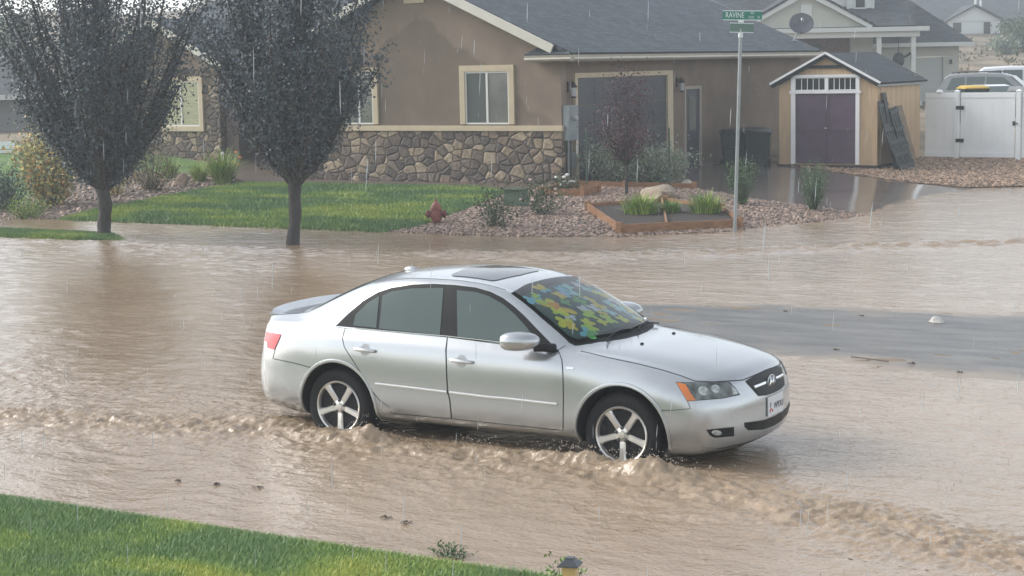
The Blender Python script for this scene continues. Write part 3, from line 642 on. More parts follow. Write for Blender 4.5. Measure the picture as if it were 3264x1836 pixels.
# doors (each with its seam, handle and rub strip), glass, lamps
for nm in ('front', 'rear'):
    for d in patch('door', O_['door_'+nm], m_paint, .0022):
        left = d.data.vertices[0].co.y > 0; f = (lambda o: mirror_mesh(o, o.name, d)) if left else None
        def place(o):
            if left:
                c = mirror_mesh(o, o.name.split('.')[0], d); bpy.data.objects.remove(o); return c
            o.parent = d; return o
        place(ribbon('door_seam', O_['door_'+nm], .007, m_gap, .003, parent=d, mirror=False, closed=True))
        place(ribbon('rub_strip', O_['mol_'+nm], .026, m_chrome if False else m_paint2, .014, parent=d, mirror=False, rnd=True))
        a, b_ = O_['handle_'+nm]; (pa, na), (pb, nb_) = hit(a), hit(b_)
        mb = MB(); mid = (pa+pb)/2
        cup = [(mid.x+.055*math.cos(t)*(1 if math.sin(t) < 0 else .9), 0, mid.z-.002+.05*math.sin(t)) for t in (2*math.pi*k/18 for k in range(18))]
        place(patch('handle_recess', cup, m_recess, .003, 'side', d, .03, False))
        out = Vector((0, -.035, 0))
        mb.tube([pa+out*.3, pa+out*.95+(pb-pa)*.1, mid+out*1.1, pb+out*.95-(pb-pa)*.1, pb+out*.3], [.012, .017, .018, .017, .012], 8)
        place(mb.build('handle', m_chrome2, d, smooth=True, world=False))
patch('window_frame', O_['dlo'], m_black, .004)
for k in ('glass_front', 'glass_rear', 'glass_quarter'): patch('side_window', O_[k], m_sideglass, .0065)
ribbon('belt_trim', O_['belt'], .012, m_chrome, .011, rnd=True)
for t in patch('taillight', O_['tail'], m_red, .006):
    o = patch('reverse_lens', O_['tail_white'], m_white, .0085, parent=t, mirror=False)
    if t.data.vertices[0].co.y > 0: mirror_mesh(o, 'reverse_lens', t); bpy.data.objects.remove(o)
ribbon('bumper_seam', O_['rbump'], .006, m_gap, .002); ribbon('bumper_seam', O_['fbump'], .005, m_gap, .002)
for hl in patch('headlight', O_['head'], m_black, .003, step=.03):
    left = hl.data.vertices[0].co.y > 0
    cen = Vector((.69, -.7, .70))
    lens = [tuple(cen+(Vector(p)-cen)*.94) for p in O_['head']]
    subs = [patch('lens', lens, m_lampgrey, .007, parent=hl, mirror=False, step=.03), patch('amber_lens', O_['amber'], m_amber, .0095, parent=hl, mirror=False, step=.03), patch('reflector', [tuple(Vector(O_['head_tri'][0]).lerp(Vector(p), .0)+(Vector(p)-Vector((.90, -.7, .72)))*.8-(Vector(O_['head_tri'][0])-Vector((.90, -.7, .72)))*1.0) if False else tuple(Vector((.903, -.7, .725))+(Vector(p)-Vector((.903, -.7, .725)))*.72) for p in O_['head_tri']], m_lampbright, .0095, parent=hl, mirror=False, step=.03)]
    for c, r_ in ((O_['refl1'][0], .042), (O_['refl2'][0], .036)):
        subs.append(patch('reflector', [(c[0]+r_*math.cos(t), c[1], c[2]+r_*.85*math.sin(t)) for t in (2*math.pi*k/14 for k in range(14))], m_lampbright, .0098, parent=hl, mirror=False, step=.03))
    if left:
        for s in subs: mirror_mesh(s, s.name.split('.')[0], hl); bpy.data.objects.remove(s)
for fo in patch('fog_light', O_['fog'], m_black, .003, step=.03):
    c = O_['foglens'][0]; o = patch('lens', [(c[0]+.042*math.cos(t), c[1], c[2]+.02*math.sin(t)) for t in (2*math.pi*k/14 for k in range(14))], m_lampbright, .006, parent=fo, mirror=False, step=.02)
    if fo.data.vertices[0].co.y > 0: mirror_mesh(o, 'lens', fo); bpy.data.objects.remove(o)
ribbon('hood_seam', O_['hood'], .008, m_gap, .0018)
ribbon('pillar_seam', O_['pillar_seam'], .005, m_gap, .002)
patch('fender_badge', O_['badge'], m_chrome, .006)
for wx in (.03, -2.70):
    ribbon('arch_lip', [(wx+.408*math.cos(t), -.9, .335+.408*math.sin(t)) for t in (R(-12)+R(204)*k/40 for k in range(41))], .036, m_paint, .011, 'side', rnd=True)
# windscreen, rear window, roof
sh = lambda half: half+[(x, -y, z) for x, y, z in half[::-1] if abs(y) > 1e-6]
wsh = [(-1.178, 0, 0), (-1.172, -.3, 0), (-1.135, -.572, 0), (-.80, -.640, 0), (-.53, -.686, 0), (-.48, -.675, 0), (-.385, -.58, 0), (-.315, -.42, 0), (-.265, -.2, 0), (-.25, 0, 0)]
patch('windscreen_border', sh(wsh[:1]+wsh[1:])[::1], m_black, .003, 'top', mirror=False, step=.05)
gl_ = bpy.data.materials.new('windscreen_glass'); gl_.use_nodes = True
n, l = gl_.node_tree.nodes, gl_.node_tree.links; n.remove(n['Principled BSDF'])
tr = n.new('ShaderNodeBsdfTransparent'); tr.inputs[0].default_value = (.93, .97, .96, 1); gs = n.new('ShaderNodeBsdfGlossy'); gs.inputs['Roughness'].default_value = .03
fr = n.new('ShaderNodeFresnel'); fr.inputs[0].default_value = 1.5; mx = n.new('ShaderNodeMixShader')
l.new(fr.outputs[0], mx.inputs[0]); l.new(tr.outputs[0], mx.inputs[1]); l.new(gs.outputs[0], mx.inputs[2]); l.new(mx.outputs[0], n['Material Output'].inputs['Surface'])
wsg = [(-1.165, 0, 0), (-1.158, -.3, 0), (-1.120, -.552, 0), (-.80, -.615, 0), (-.545, -.655, 0), (-.47, -.615, 0), (-.41, -.5, 0), (-.36, -.3, 0), (-.335, 0, 0)]
patch('windscreen', sh(wsg), gl_, .022, 'top', mirror=False, step=.05)
rwh = [(-2.56, 0, 0), (-2.58, -.3, 0), (-2.66, -.52, 0), (-3.07, -.585, 0), (-3.2, -.56, 0), (-3.25, -.3, 0), (-3.27, 0, 0)]
patch('rear_window', sh(rwh), m_sideglass, .004, 'top', mirror=False, step=.05)
patch('sunroof', [(-1.40, -.36, 0), (-1.42, -.40, 0), (-1.80, -.41, 0), (-1.84, -.37, 0), (-1.90, 0, 0), (-1.84, .37, 0), (-1.80, .41, 0), (-1.42, .40, 0), (-1.40, .36, 0), (-1.375, 0, 0)], m_roofglass, .006, 'top', mirror=False, step=.05)
for s in (-1,):
    ribbon('roof_seam', [(-1.2, -.545, 0), (-1.5, -.55, 0), (-2.0, -.55, 0), (-2.5, -.555, 0)], .012, m_gap2, .002, 'top')
ribbon('trunk_seam', [(-3.3, -.60, 0), (-3.45, -.625, 0), (-3.62, -.62, 0)], .007, m_gap, .002, 'top')
mb = MB(); prof = []
for k in range(19):
    y = -.62+1.24*k/18; x = warp(-3.66, y)+.0; prof.append((x, y))
vs = []; fs = []
for x, y in prof:
    z = hit((x, y, 0), 'top')[0].z
    e = .35 if abs(y) > .6 else 1
    vs += [(x+.10, y, z-.004), (x+.03, y, z+.020*e), (x-.035, y, z+.040*e), (x-.05, y, z+.026*e), (x-.03, y, z-.03)]
for i in range(len(prof)-1): fs += [(i*5+j, i*5+(j+1) % 5, (i+1)*5+(j+1) % 5, (i+1)*5+j) for j in range(5)]
fs += [(0, 1, 2, 3, 4), tuple((len(prof)-1)*5+j for j in (4, 3, 2, 1, 0))]
mb.add(vs, fs); mb.build('spoiler', m_paint, car, smooth=True, sharp=35, world=False)
MB().ell((-2.50, 0, 1.438), (.075, .032, .032)).build('antenna', m_paint, car, smooth=True, world=False)
# grille, emblem, plate, intake
gp = [(0, .30, .752), (0, .36, .742), (0, .355, .725), (0, .27, .612), (0, .15, .598), (0, 0, .594), (0, -.15, .598), (0, -.27, .612), (0, -.355, .725), (0, -.36, .742), (0, -.30, .752), (0, -.15, .768), (0, 0, .772), (0, .15, .768)]
gr = patch('grille', gp, m_grille, .006, 'front', mirror=False, step=.03)
for s in (-1, 1): ribbon('grille_bar', [(0, s*.105, .688), (0, s*.30, .684)], .030, m_chrome, .016, 'front', gr, False, rnd=True)
ep, en = hit((0, 0, .685), 'front'); T = Matrix.Translation(ep+Vector((.012, 0, 0)))
mb = MB(); ring = [Vector((0, .075*math.cos(t), .052*math.sin(t))) for t in (2*math.pi*k/24 for k in range(25))]
mb.tube([T @ p for p in ring], .004, 6, cap=False)
for s in (-1, 1): mb.tube([T @ Vector((0, s*.034-.016, -.045)), T @ Vector((.003, s*.024, 0)), T @ Vector((0, s*.034+.016, .045))], [.008, .012, .008], 6)
mb.tube([T @ Vector((.003, -.024, -.008)), T @ Vector((.003, .024, .008))], .008, 6)
mb.build('emblem', m_chrome, gr, smooth=True, world=False)
patch('lower_intake', [(0, .47, .40), (0, .47, .435), (0, .2, .41), (0, 0, .405), (0, -.2, .41), (0, -.47, .435), (0, -.47, .40), (0, -.42, .365), (0, -.2, .332), (0, 0, .325), (0, .2, .332), (0, .42, .365)], m_grille, .004, 'front', mirror=False, step=.03)
mb = MB(); mb.box(.958, .966, -.155, .155, .425, .582); pl = mb.build('licence_plate', m_white, car, world=False, bevel=.002)
def text(body_, size, loc, rot, mat, name, parent, ext=.002, align='CENTER', sx=1.):
    c = bpy.data.curves.new('t', 'FONT'); c.body = body_; c.size = size; c.extrude = ext; c.align_x = align; c.align_y = 'CENTER'
    o = bpy.data.objects.new('t', c); COL.objects.link(o); bpy.context.view_layer.update()
    me = bpy.data.meshes.new_from_object(o.evaluated_get(bpy.context.evaluated_depsgraph_get())); bpy.data.objects.remove(o); me.materials.clear()
    Mx = Matrix.Translation(loc) @ rot @ Matrix.Diagonal((sx, 1, 1, 1)); me.transform(Mx); me.name = name
    return link(name, me, mat, parent, world=False)
RF = Matrix(((0, 0, 1, 0), (1, 0, 0, 0), (0, 1, 0, 0), (0, 0, 0, 1)))     # text facing +X, reading along +Y
text('F', .06, (.9665, -.11, .51), RF, m_platetext, 'lettering', pl); text('W93U', .07, (.9665, .055, .495), RF, m_platetext, 'lettering', pl)
mb = MB(); pts = [(.9668, -.045+.028*math.cos(t)-.055, .452+.03*math.sin(t)) for t in (R(10)+R(160)*k/8 for k in range(9))]; mb.tube(pts, .006, 5); mb.build('plate_arch', m_platered, pl, world=False)
# mirrors, wipers
for s in (-1, 1):
    mb = MB(); ov = []
    for i, (x, sc_) in enumerate([(-.615, .25), (-.64, .62), (-.69, .88), (-.75, 1), (-.81, 1.0), (-.835, .93)]):
        for k in range(16):
            t = 2*math.pi*k/16; cy_, cz_ = math.cos(t), math.sin(t)
            y = .115*np.sign(cy_)*abs(cy_)**.75*sc_; z = .068*np.sign(cz_)*abs(cz_)**.75*sc_*1.14
            ov.append((x-.10*(y+.115)/.23-.02, s*(.965+y), 1.038+z))
    fs = [(i*16+k, i*16+(k+1) % 16, (i+1)*16+(k+1) % 16, (i+1)*16+k) for i in range(5) for k in range(16)]+[tuple(range(16)), tuple(5*16+k for k in range(16))]
    mb.add(ov, fs); mi = mb.build('door_mirror', m_paint, car, smooth=True, sharp=60, world=False)
    MB().tube([(-.60, s*.80, .97), (-.66, s*.87, .985), (-.72, s*.93, .985)], [.04, .035, .03], 8).build('mirror_arm', m_black, mi, smooth=True, world=False)
for y0, y1, x1 in ((-.52, .02, -.40), (.05, .52, -.42)):
    mb = MB(); P = []
    for k in range(9):
        t = k/8; p = hit((-.285-.055*math.sin(t*2.6) if k else -.27, y0+(y1-y0)*t, 0), 'top')[0]; P.append(p+Vector((0, 0, .028)))
    mb.tube(P, .006, 6); mb.build('wiper', m_black, car, smooth=True, world=False)
for y in (-.30, .30): MB().ell(hit((-.07, y, 0), 'top')[0]+Vector((0, 0, .002)), (.016, .022, .012), 8, 6).build('washer_nozzle', m_black, car, smooth=True, world=False)
# wheels
def make_wheel(x, s):
    c = (x, 0, .332); y = lambda a: s*a
    w_ = thing('wheel', None, None, (x, 0, .332)); w_.parent = car
    mb = MB(); mb.lathe([(.226, y(.645)), (.29, y(.645)), (.322, y(.665)), (.332, y(.70)), (.334, y(.76)), (.332, y(.82)), (.324, y(.850)), (.30, y(.868)), (.262, y(.872)), (.232, y(.864)), (.226, y(.84))], 48, axis='y'); mb.build('tyre', m_tyre, w_, smooth=True, sharp=40, world=False)
    mb = MB(); mb.lathe([(.205, y(.66)), (.228, y(.66)), (.228, y(.866)), (.222, y(.874)), (.212, y(.868)), (.202, y(.84)), (.198, y(.76))], 48, axis='y')
    for k in range(5):
        a = R(-90+72*k); ca, sa = math.cos(a), math.sin(a); vs = []
        for r_, hw, yo, dp in ((.030, .034, .842, .05), (.075, .031, .850, .05), (.13, .027, .856, .04), (.18, .029, .861, .035), (.215, .040, .865, .03)):
            for t, yy in ((-hw, yo-.016), (-hw*.62, yo), (hw*.62, yo), (hw, yo-.016), (hw, yo-dp), (-hw, yo-dp)):
                vs.append((r_*ca-t*sa, y(yy), r_*sa+t*ca))
        fs = [(i*6+j, i*6+(j+1) % 6, (i+1)*6+(j+1) % 6, (i+1)*6+j) for i in range(4) for j in range(6)]+[tuple(range(6)), tuple(24+j for j in range(6))]
        mb.add(vs, fs)
    mb.lathe([(.062, y(.79)), (.062, y(.846)), (.034, y(.852)), (.030, y(.862)), (0, y(.864))], 20, axis='y')
    rim = mb.build('rim', m_alloy, w_, smooth=True, sharp=18, world=False)
    mb = MB(); mb.lathe([(.0, y(.74)), (.19, y(.74)), (.19, y(.70))], 32, axis='y'); mb.build('brake_disc', m_disc, w_, world=False)
    for k in range(5):
        a = R(-54+72*k); MB().lathe([(.016, y(.83)), (.016, y(.853)), (.009, y(.860)), (0, y(.858))], 10, (.054*math.cos(a), 0, .054*math.sin(a)), 'y', m=0).build('wheel_nut', m_nut, w_, smooth=True, world=False)
    return w_
m_disc = M('brake_disc', (.05, .048, .045), .5, metal=.5); m_nut = M('wheel_nut_metal', (.09, .09, .09), .35, metal=.6)
for x in (.02, -2.715):
    for s in (-1, 1): make_wheel(x, s)
# sunshade with butterflies, propped behind the glass
cols = [(.78, .80, .06), (.80, .66, .06), (.55, .78, .08), (.20, .62, .74), (.40, .76, .80), (.85, .42, .08), (.58, .54, .74), (.14, .48, .14), (.70, .76, .82)]
m_sh = [M('sunshade_print_ground', (.025, .10, .085), .6, var=.4, scale=9)]+[M('sunshade_print_colour', c, .6) for c in cols]
shp = [(-1.09, 0, 0), (-1.085, -.3, 0), (-1.055, -.525, 0), (-.80, -.600, 0), (-.57, -.635, 0), (-.50, -.60, 0), (-.45, -.5, 0), (-.41, -.3, 0), (-.395, 0, 0)]
o = patch('sunshade', sh(shp), m_sh, .007, 'top', parent=None, mirror=False, step=.05)
mb = MB(); R2 = random.Random(12)
def wing(cx_, cy_, ang, ln, wd, m):
    vs = []
    for k in range(12):
        t = 2*math.pi*k/12; a = ln*(.5+.5*math.cos(t)); b_ = wd*math.sin(t)*(.55+.45*math.cos(t*.5)**2)
        h = hit((cx_+a*math.cos(ang)-b_*math.sin(ang), cy_+a*math.sin(ang)+b_*math.cos(ang), 0), 'top')
        if h is None: return
        vs.append(h[0]+h[1]*(.0085+.0006*len(mb.f) % .003))
    mb.add(vs, [tuple(range(12))], m)
cells = [(-1.0+.105*i+R2.uniform(-.035, .035), -.50+.165*j+R2.uniform(-.05, .05)) for i in range(6) for j in range(7)]
for x, y in cells:
    if R2.random() < .12 or x > -.46 or (x > -.56 and abs(y) > .52) or abs(y) > .53: continue
    a = R2.uniform(0, 6.28); c1 = R2.choice([1, 1, 2, 2, 3, 4, 5, 5, 6, 7, 8, 9]); c2 = c1 if R2.random() < .6 else R2.choice([1, 3, 4, 5, 8]); z_ = R2.uniform(.85, 1.5)
    wing(x, y, a+.55, .075*z_, .030*z_, c1); wing(x, y, a-.55, .075*z_, .030*z_, c1); wing(x, y, a+1.75, .052*z_, .024*z_, c2); wing(x, y, a-1.75, .052*z_, .024*z_, c2)
wing(-.83, -.43, 2.2, .16, .06, 1); wing(-.83, -.43, 3.3, .15, .06, 2); wing(-.80, -.36, .6, .15, .05, 2); wing(-.80, -.36, -.5, .13, .045, 1)
pm = bmesh.new(); pm.from_mesh(o.data); nf = len(pm.faces)
b2 = [pm.verts.new(v) for v in mb.v]
for f, m in zip(mb.f, mb.m):
    ff = pm.faces.new([b2[i] for i in f]); ff.material_index = m
    ff.normal_update()
    if ff.normal.z < 0: ff.normal_flip()
pm.to_mesh(o.data); pm.free()
o.parent = None; o.location = (CU_, CV_, 0)
tag(o, 'dark green windscreen sunshade printed with yellow and blue butterflies inside the silver sedan', 'sunshade')

# ------------------------------------------------------------------ the stucco house on the corner
m_stucco = M('brown_stucco', (.235, .18, .135), .85, var=.12, scale=1.5, bump=.35, bscale=55)
n, l, b = nodes(m_stucco)      # rain has soaked the middle of the gable, the strip under the eaves stayed dry
tc = n.new('ShaderNodeTexCoord'); sx = n.new('ShaderNodeSeparateXYZ'); l.new(tc.outputs['Object'], sx.inputs[0])
a1 = n.new('ShaderNodeMath'); a1.operation = 'ADD'; l.new(sx.outputs['X'], a1.inputs[0]); a1.inputs[1].default_value = 24.4
a2 = n.new('ShaderNodeMath'); a2.operation = 'ABSOLUTE'; l.new(a1.outputs[0], a2.inputs[0])
a3 = n.new('ShaderNodeMath'); a3.operation = 'MULTIPLY_ADD'; l.new(a2.outputs[0], a3.inputs[0]); a3.inputs[1].default_value = .75; l.new(sx.outputs['Z'], a3.inputs[2])
ns = n.new('ShaderNodeTexNoise'); ns.inputs['Scale'].default_value = 1.1; ns.inputs['Detail'].default_value = 5; l.new(tc.outputs['Object'], ns.inputs['Vector'])
a4 = n.new('ShaderNodeMath'); a4.operation = 'MULTIPLY_ADD'; l.new(ns.outputs['Fac'], a4.inputs[0]); a4.inputs[1].default_value = 1.6; l.new(a3.outputs[0], a4.inputs[2])
mr = n.new('ShaderNodeMapRange'); mr.inputs['From Min'].default_value = 5.35; mr.inputs['From Max'].default_value = 5.5; mr.inputs['To Min'].default_value = .78; mr.inputs['To Max'].default_value = 1.05; l.new(a4.outputs[0], mr.inputs['Value'])
sc = n.new('ShaderNodeVectorMath'); sc.operation = 'SCALE'; src = b.inputs['Base Color'].links[0].from_socket; l.new(src, sc.inputs[0]); l.new(mr.outputs[0], sc.inputs['Scale']); l.new(sc.outputs[0], b.inputs['Base Color'])
m_stucco2 = M('garage_stucco', (.19, .14, .10), .85, var=.15, scale=1.5, bump=.35, bscale=55)  # darker copy of the brown stucco, shade under the eaves put into the colour
m_stone = stone_mat('stone_veneer', 4.4, [(.12, .088, .066), (.20, .145, .105), (.09, .072, .06), (.26, .20, .135), (.15, .112, .085), (.105, .082, .07), (.33, .26, .18), (.17, .135, .105), (.13, .098, .08)])
m_trim = M('tan_trim', (.54, .45, .31), .7, var=.06, scale=3, bump=.15, bscale=60)
m_gut = M('cream_gutter', (.50, .47, .39), .45, var=.05, scale=2); m_fascia = M('cream_fascia', (.60, .58, .50), .5, var=.05, scale=2)
m_roof = shingle_mat('slate_shingles', (.058, .072, .085)); m_soffit = M('soffit', (.33, .29, .23), .7)
m_gdoor = M('garage_door_paint', (.055, .06, .068), .45, var=.08, scale=2); m_sdoor = M('side_door_paint', (.045, .05, .06), .4); m_sdframe = M('side_door_frame', (.33, .29, .25), .6)
m_win = M('window_glass', (.10, .11, .10), .05, spec=.8, var=.35, scale=.9, col2=(.19, .20, .17)); m_screen = M('window_screen', (.075, .085, .08), .5, spec=.4); m_blind = M('window_blind', (.36, .36, .22), .4, stretch=(1, 1, 14), var=.25, scale=2.5, coat=.3)
m_vinyl = M('white_window_frame', (.70, .70, .66), .4); m_grey = M('grey_metal', (.26, .29, .30), .4, metal=.4, var=.1, scale=3); m_lampb = M('lantern_black', (.02, .02, .02), .4); m_lampglass = M('lantern_glass', (.4, .42, .42), .15, spec=.6)
def roofplane(name, P, mat, parent, th=.10, world=True):
    """P = eave start, eave end, ridge end, ridge start; shingle courses follow the slope"""
    P = [Vector(p) for p in P]; n_ = (P[1]-P[0]).cross(P[3]-P[0]).normalized()
    if n_.z < 0: n_ = -n_
    vs = [p+n_*th*.5 for p in P]+[p-n_*th*.5 for p in P]
    me = bpy.data.meshes.new(name); me.from_pydata(vs, [], [(0, 1, 2, 3), (7, 6, 5, 4), (0, 4, 5, 1), (1, 5, 6, 2), (2, 6, 7, 3), (3, 7, 4, 0)])
    uv = me.uv_layers.new(name='UVMap'); ex = (P[1]-P[0]).normalized(); ey = (n_.cross(ex)).normalized()
    if ey.z < 0: ey = -ey
    for lp in me.loops: d = me.vertices[lp.vertex_index].co-P[0]; uv.data[lp.index].uv = (d.dot(ex), d.dot(ey))
    bm = bmesh.new(); bm.from_mesh(me); bmesh.ops.recalc_face_normals(bm, faces=bm.faces); bm.to_mesh(me); bm.free()
    return link(name, me, mat, parent, world)
HZ = .25
house = thing('stucco_house', 'brown stucco corner house with stone base, cream trim and grey shingle roof', 'house', (-24.4, 44, HZ))
UL, UR, VF, VB, UC, ZP, SL = -28.5, -20.3, 36.8, 52.3, -24.4, 5.36, .45
# front gable wall: stone below, a sill band, stucco above
wl = [(UL, 1.70), (UR, 1.70), (UR, 3.45), (UC, ZP-.02), (UL, 3.45)]
MB().prism(wl, lambda u, z: (u, VF, z), lambda u, z: (u, VF+.25, z)).build('wall', m_stucco, house)
mb = MB(); mb.box(UL, UR+.02, VF-.05, VF+.25, HZ-.1, 1.635); mb.build('stone_base', m_stone, house)
mb = MB(); mb.box(UL-.03, UR+.05, VF-.09, VF+.02, 1.637, 1.768); mb.build('sill_band', m_trim, house, bevel=.008)
def window(u0, u1, z0, z1, vf, parent, left=m_screen, right=m_win, tw=.15, sill=False, mull=.5):
    mb = MB(); t = .06
    mb.box(u0-tw, u1+tw, vf-t, vf+.03, z1, z1+tw); mb.box(u0-tw, u0, vf-t, vf+.03, z0-(tw if sill else 0), z1-.002); mb.box(u1, u1+tw, vf-t, vf+.03, z0-(tw if sill else 0), z1-.002)
    if sill: mb.box(u0+.002, u1-.002, vf-t, vf+.03, z0-tw, z0)
    wn = mb.build('window', m_trim, parent, bevel=.006)
    mb = MB(); f = .04; um = u0+(u1-u0)*mull
    mb.box(u0, u1, vf-.03, vf+.01, z1-f, z1); mb.box(u0, u1, vf-.03, vf+.01, z0, z0+f); mb.box(u0, u0+f, vf-.028, vf+.01, z0+f, z1-f); mb.box(u1-f, u1, vf-.028, vf+.01, z0+f, z1-f); mb.box(um-.028, um+.028, vf-.034, vf+.01, z0+f, z1-f)
    mb.build('window_sash', m_vinyl, wn)
    for a, c, mt in ((u0+f, um-.028, left), (um+.028, u1-f, right)):
        mb = MB(); mb.box(a, c, vf-.014, vf+.005, z0+f, z1-f); mb.build('pane', mt, wn)
    return wn
window(-22.97, -21.72, 1.80, 3.08, VF, house)
window(-26.6, -25.72, 1.80, 3.08, VF, house, m_win, m_win)
mb = MB(); mb.box(-24.7, -24.1, VF-.05, VF+.02, 4.79, 5.08); mb.build('gable_vent', m_trim, house, bevel=.006)
# garage side
mb = MB(); mb.box(UR-.25, UR, VF+.252, VB, HZ-.1, 3.32); mb.build('side_wall', m_stucco2, house)
mb = MB(); mb.box(UL, UL+.25, VF+.252, VB, HZ-.1, 3.3); mb.prism([(UL+.25, 3.3), (UR-.25, 3.3), (UC, ZP-.1)], lambda u, z: (u, VB-.2, z), lambda u, z: (u, VB, z)); mb.box(UL+.25, UR-.25, VB-.2, VB, HZ, 3.3); mb.build('rear_wall', m_stucco2, house)
G = UR
mb = MB(); a0, a1, zt_ = 37.52, 42.55, 2.88
for k in range(4):
    z0 = HZ+.02+k*(zt_-HZ-.02)/4; mb.box(G-.02, G+.012, a0, a1, z0, z0+(zt_-HZ-.02)/4-.018)
    for j in range(6): y = a0+.1+j*(a1-a0)/6; mb.box(G+.012, G+.024, y, y+(a1-a0)/6-.2, z0+.12, z0+.46)
mb.build('garage_door', m_gdoor, house)
mb = MB(); mb.box(G-.01, G+.07, a0-.13, a1+.32, zt_, zt_+.12); mb.box(G-.01, G+.07, a0-.13, a0, HZ-.05, zt_-.002); mb.box(G-.01, G+.07, a1, a1+.32, HZ-.05, zt_-.002); mb.build('garage_door_frame', m_trim, house, bevel=.006)
mb = MB(); mb.box(G-.01, G+.02, 43.72, 44.62, HZ, 2.47); sd_ = mb.build('side_door', m_sdoor, house)
mb = MB(); mb.box(G-.01, G+.06, 43.62, 44.72, 2.472, 2.56); mb.box(G-.01, G+.06, 43.62, 43.715, HZ, 2.47); mb.box(G-.01, G+.06, 44.625, 44.72, HZ, 2.47); mb.build('door_frame', m_sdframe, sd_)
mb = MB(); mb.box(G+.022, G+.03, 43.95, 44.4, 1.35, 2.25); mb.build('door_pane', m_win, sd_); MB().ell((G+.06, 43.82, 1.22), (.03, .03, .03), 10, 6).build('handle', m_grey, sd_, smooth=True)
for y in (37.15, 43.25):
    lm = MB().box(G, G+.03, y-.05, y+.05, 2.55, 2.80).build('wall_lantern', m_lampb, house)
    MB().lathe([(.02, 2.79), (.10, 2.68), (.075, 2.66), (0, 2.66)], 8, (G+.15, y, 0)).build('lantern_cap', m_lampb, lm); MB().lathe([(0, 2.40), (.06, 2.42), (.075, 2.45), (0, 2.45)], 8, (G+.15, y, 0)).build('lantern_base', m_lampb, lm); MB().tube([(G+.02, y, 2.7), (G+.12, y, 2.82), (G+.15, y, 2.75)], .012, 6).build('lantern_arm', m_lampb, lm)
    MB().lathe([(.055, 2.45), (.07, 2.66)], 8, (G+.15, y, 0)).build('lantern_pane', m_lampglass, lm)
mb = MB(); mb.box(G, G+.16, 36.84, 37.36, 1.40, 2.24); me_ = mb.build('meter_box', m_grey, house, bevel=.012)
MB().lathe([(.075, G+.16), (.075, G+.24), (.06, G+.27), (0, G+.27)], 16, (0, 37.1, 1.95), 'x').build('meter_dial', m_lampglass, me_, smooth=True, sharp=40)
mb = MB(); mb.tube([(G+.06, 37.0, 1.4), (G+.06, 37.0, .3)], .03, 8); mb.tube([(G+.06, 37.2, 1.4), (G+.06, 37.2, .3)], .022, 8); mb.box(G+.02, G+.12, 37.12, 37.32, .75, 1.1); mb.build('conduit', m_grey, me_)
# roof
EV = -19.78; z_at = lambda u: 3.44+SL*(EV-u) if u > UC else 3.44+SL*(u-(2*UC-EV))
roof = roofplane('roof', [(EV, VF-.42, 3.44), (EV, VB+.4, 3.44), (UC, VB+.4, z_at(UC)), (UC, VF-.42, z_at(UC))], m_roof, house)
roofplane('roof_slope', [(2*UC-EV, VB+.4, 3.44), (2*UC-EV, VF-.42, 3.44), (UC, VF-.42, z_at(UC)), (UC, VB+.4, z_at(UC))], m_roof, roof)
for s in (1, -1):
    for v in (VF-.47, VB+.42):
        e = Vector((UC+s*(EV-UC), v, 3.44)); t = Vector((UC, v, z_at(UC)+.03)); e2 = e+(t-e)*.105 if v < 40 else e
        mb = MB(); mb.bar(e2-Vector((0, 0, .085)), t-Vector((0, 0, .085)), .045, .21); mb.build('rake_board', m_fascia, roof)
mb = MB(); pr = [(EV-.02, 3.30), (EV+.07, 3.30), (EV+.115, 3.34), (EV+.10, 3.38), (EV+.125, 3.435), (EV-.02, 3.435)]
mb.prism(pr, lambda u, z: (u, VF-.47, z), lambda u, z: (u, VB+.3, z)); mb.prism([(VF-.45, 3.30), (VF-.54, 3.30), (VF-.585, 3.34), (VF-.57, 3.38), (VF-.595, 3.435), (VF-.45, 3.435)], lambda v, z: (-20.97, v, z), lambda v, z: (EV+.05, v, z)); mb.build('gutter', m_gut, roof)
mb = MB(); mb.box(UR+.002, EV-.022, VF-.40, VB+.3, 3.27, 3.30); mb.box(-20.95, UR, VF-.44, VF-.002, 3.27, 3.298); mb.box(-20.95, EV-.03, VF-.448, VF-.41, 3.30, 3.43); mb.build('soffit', m_soffit, roof)
roofplane('return_roof', [(-20.97, VF-.56, 3.44), (EV+.05, VF-.56, 3.44), (EV-.35, VF-.05, 3.66), (-20.75, VF-.05, 3.66)], m_roof, roof, .04)
mb = MB(); mb.tube([(EV+.04, VB+.15, 3.3), (EV-.2, VB+.12, 3.1), (UR+.05, VB-.1, 2.95), (UR+.05, VB-.1, .3)], .04, 8); mb.build('downspout', m_gut, roof)
# left bay, entry and main body
mb = MB(); mb.prism([(-38.4, 3.3), (-33.8, 3.3), (-33.8, 3.45), (-36.1, 4.7), (-38.4, 3.45)], lambda u, z: (u, 40.5, z), lambda u, z: (u, 40.75, z)); mb.build('bay_gable', m_stucco, house)
mb = MB(); mb.box(-38.4, -33.8, 40.45, 40.75, HZ-.1, 3.298); mb.box(-34.05, -33.8, 40.752, 43.4, HZ-.1, 3.3); mb.box(-38.4, -38.1, 40.752, 48, HZ-.1, 3.3); mb.build('bay_wall', m_stone, house)
window(-35.95, -34.55, 1.60, 2.92, 40.45, house, m_blind, m_blind, sill=True)
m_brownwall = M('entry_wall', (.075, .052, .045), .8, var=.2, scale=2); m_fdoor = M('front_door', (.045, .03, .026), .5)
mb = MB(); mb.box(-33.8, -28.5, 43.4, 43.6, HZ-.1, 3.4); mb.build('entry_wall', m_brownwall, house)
mb = MB(); mb.box(-32.6, -31.6, 43.33, 43.39, HZ+.1, 2.4); fd = mb.build('front_door', m_fdoor, house); MB().ell((-31.72, 43.3, 1.25), (.03, .03, .05), 8, 6).build('handle', m_grey, fd)
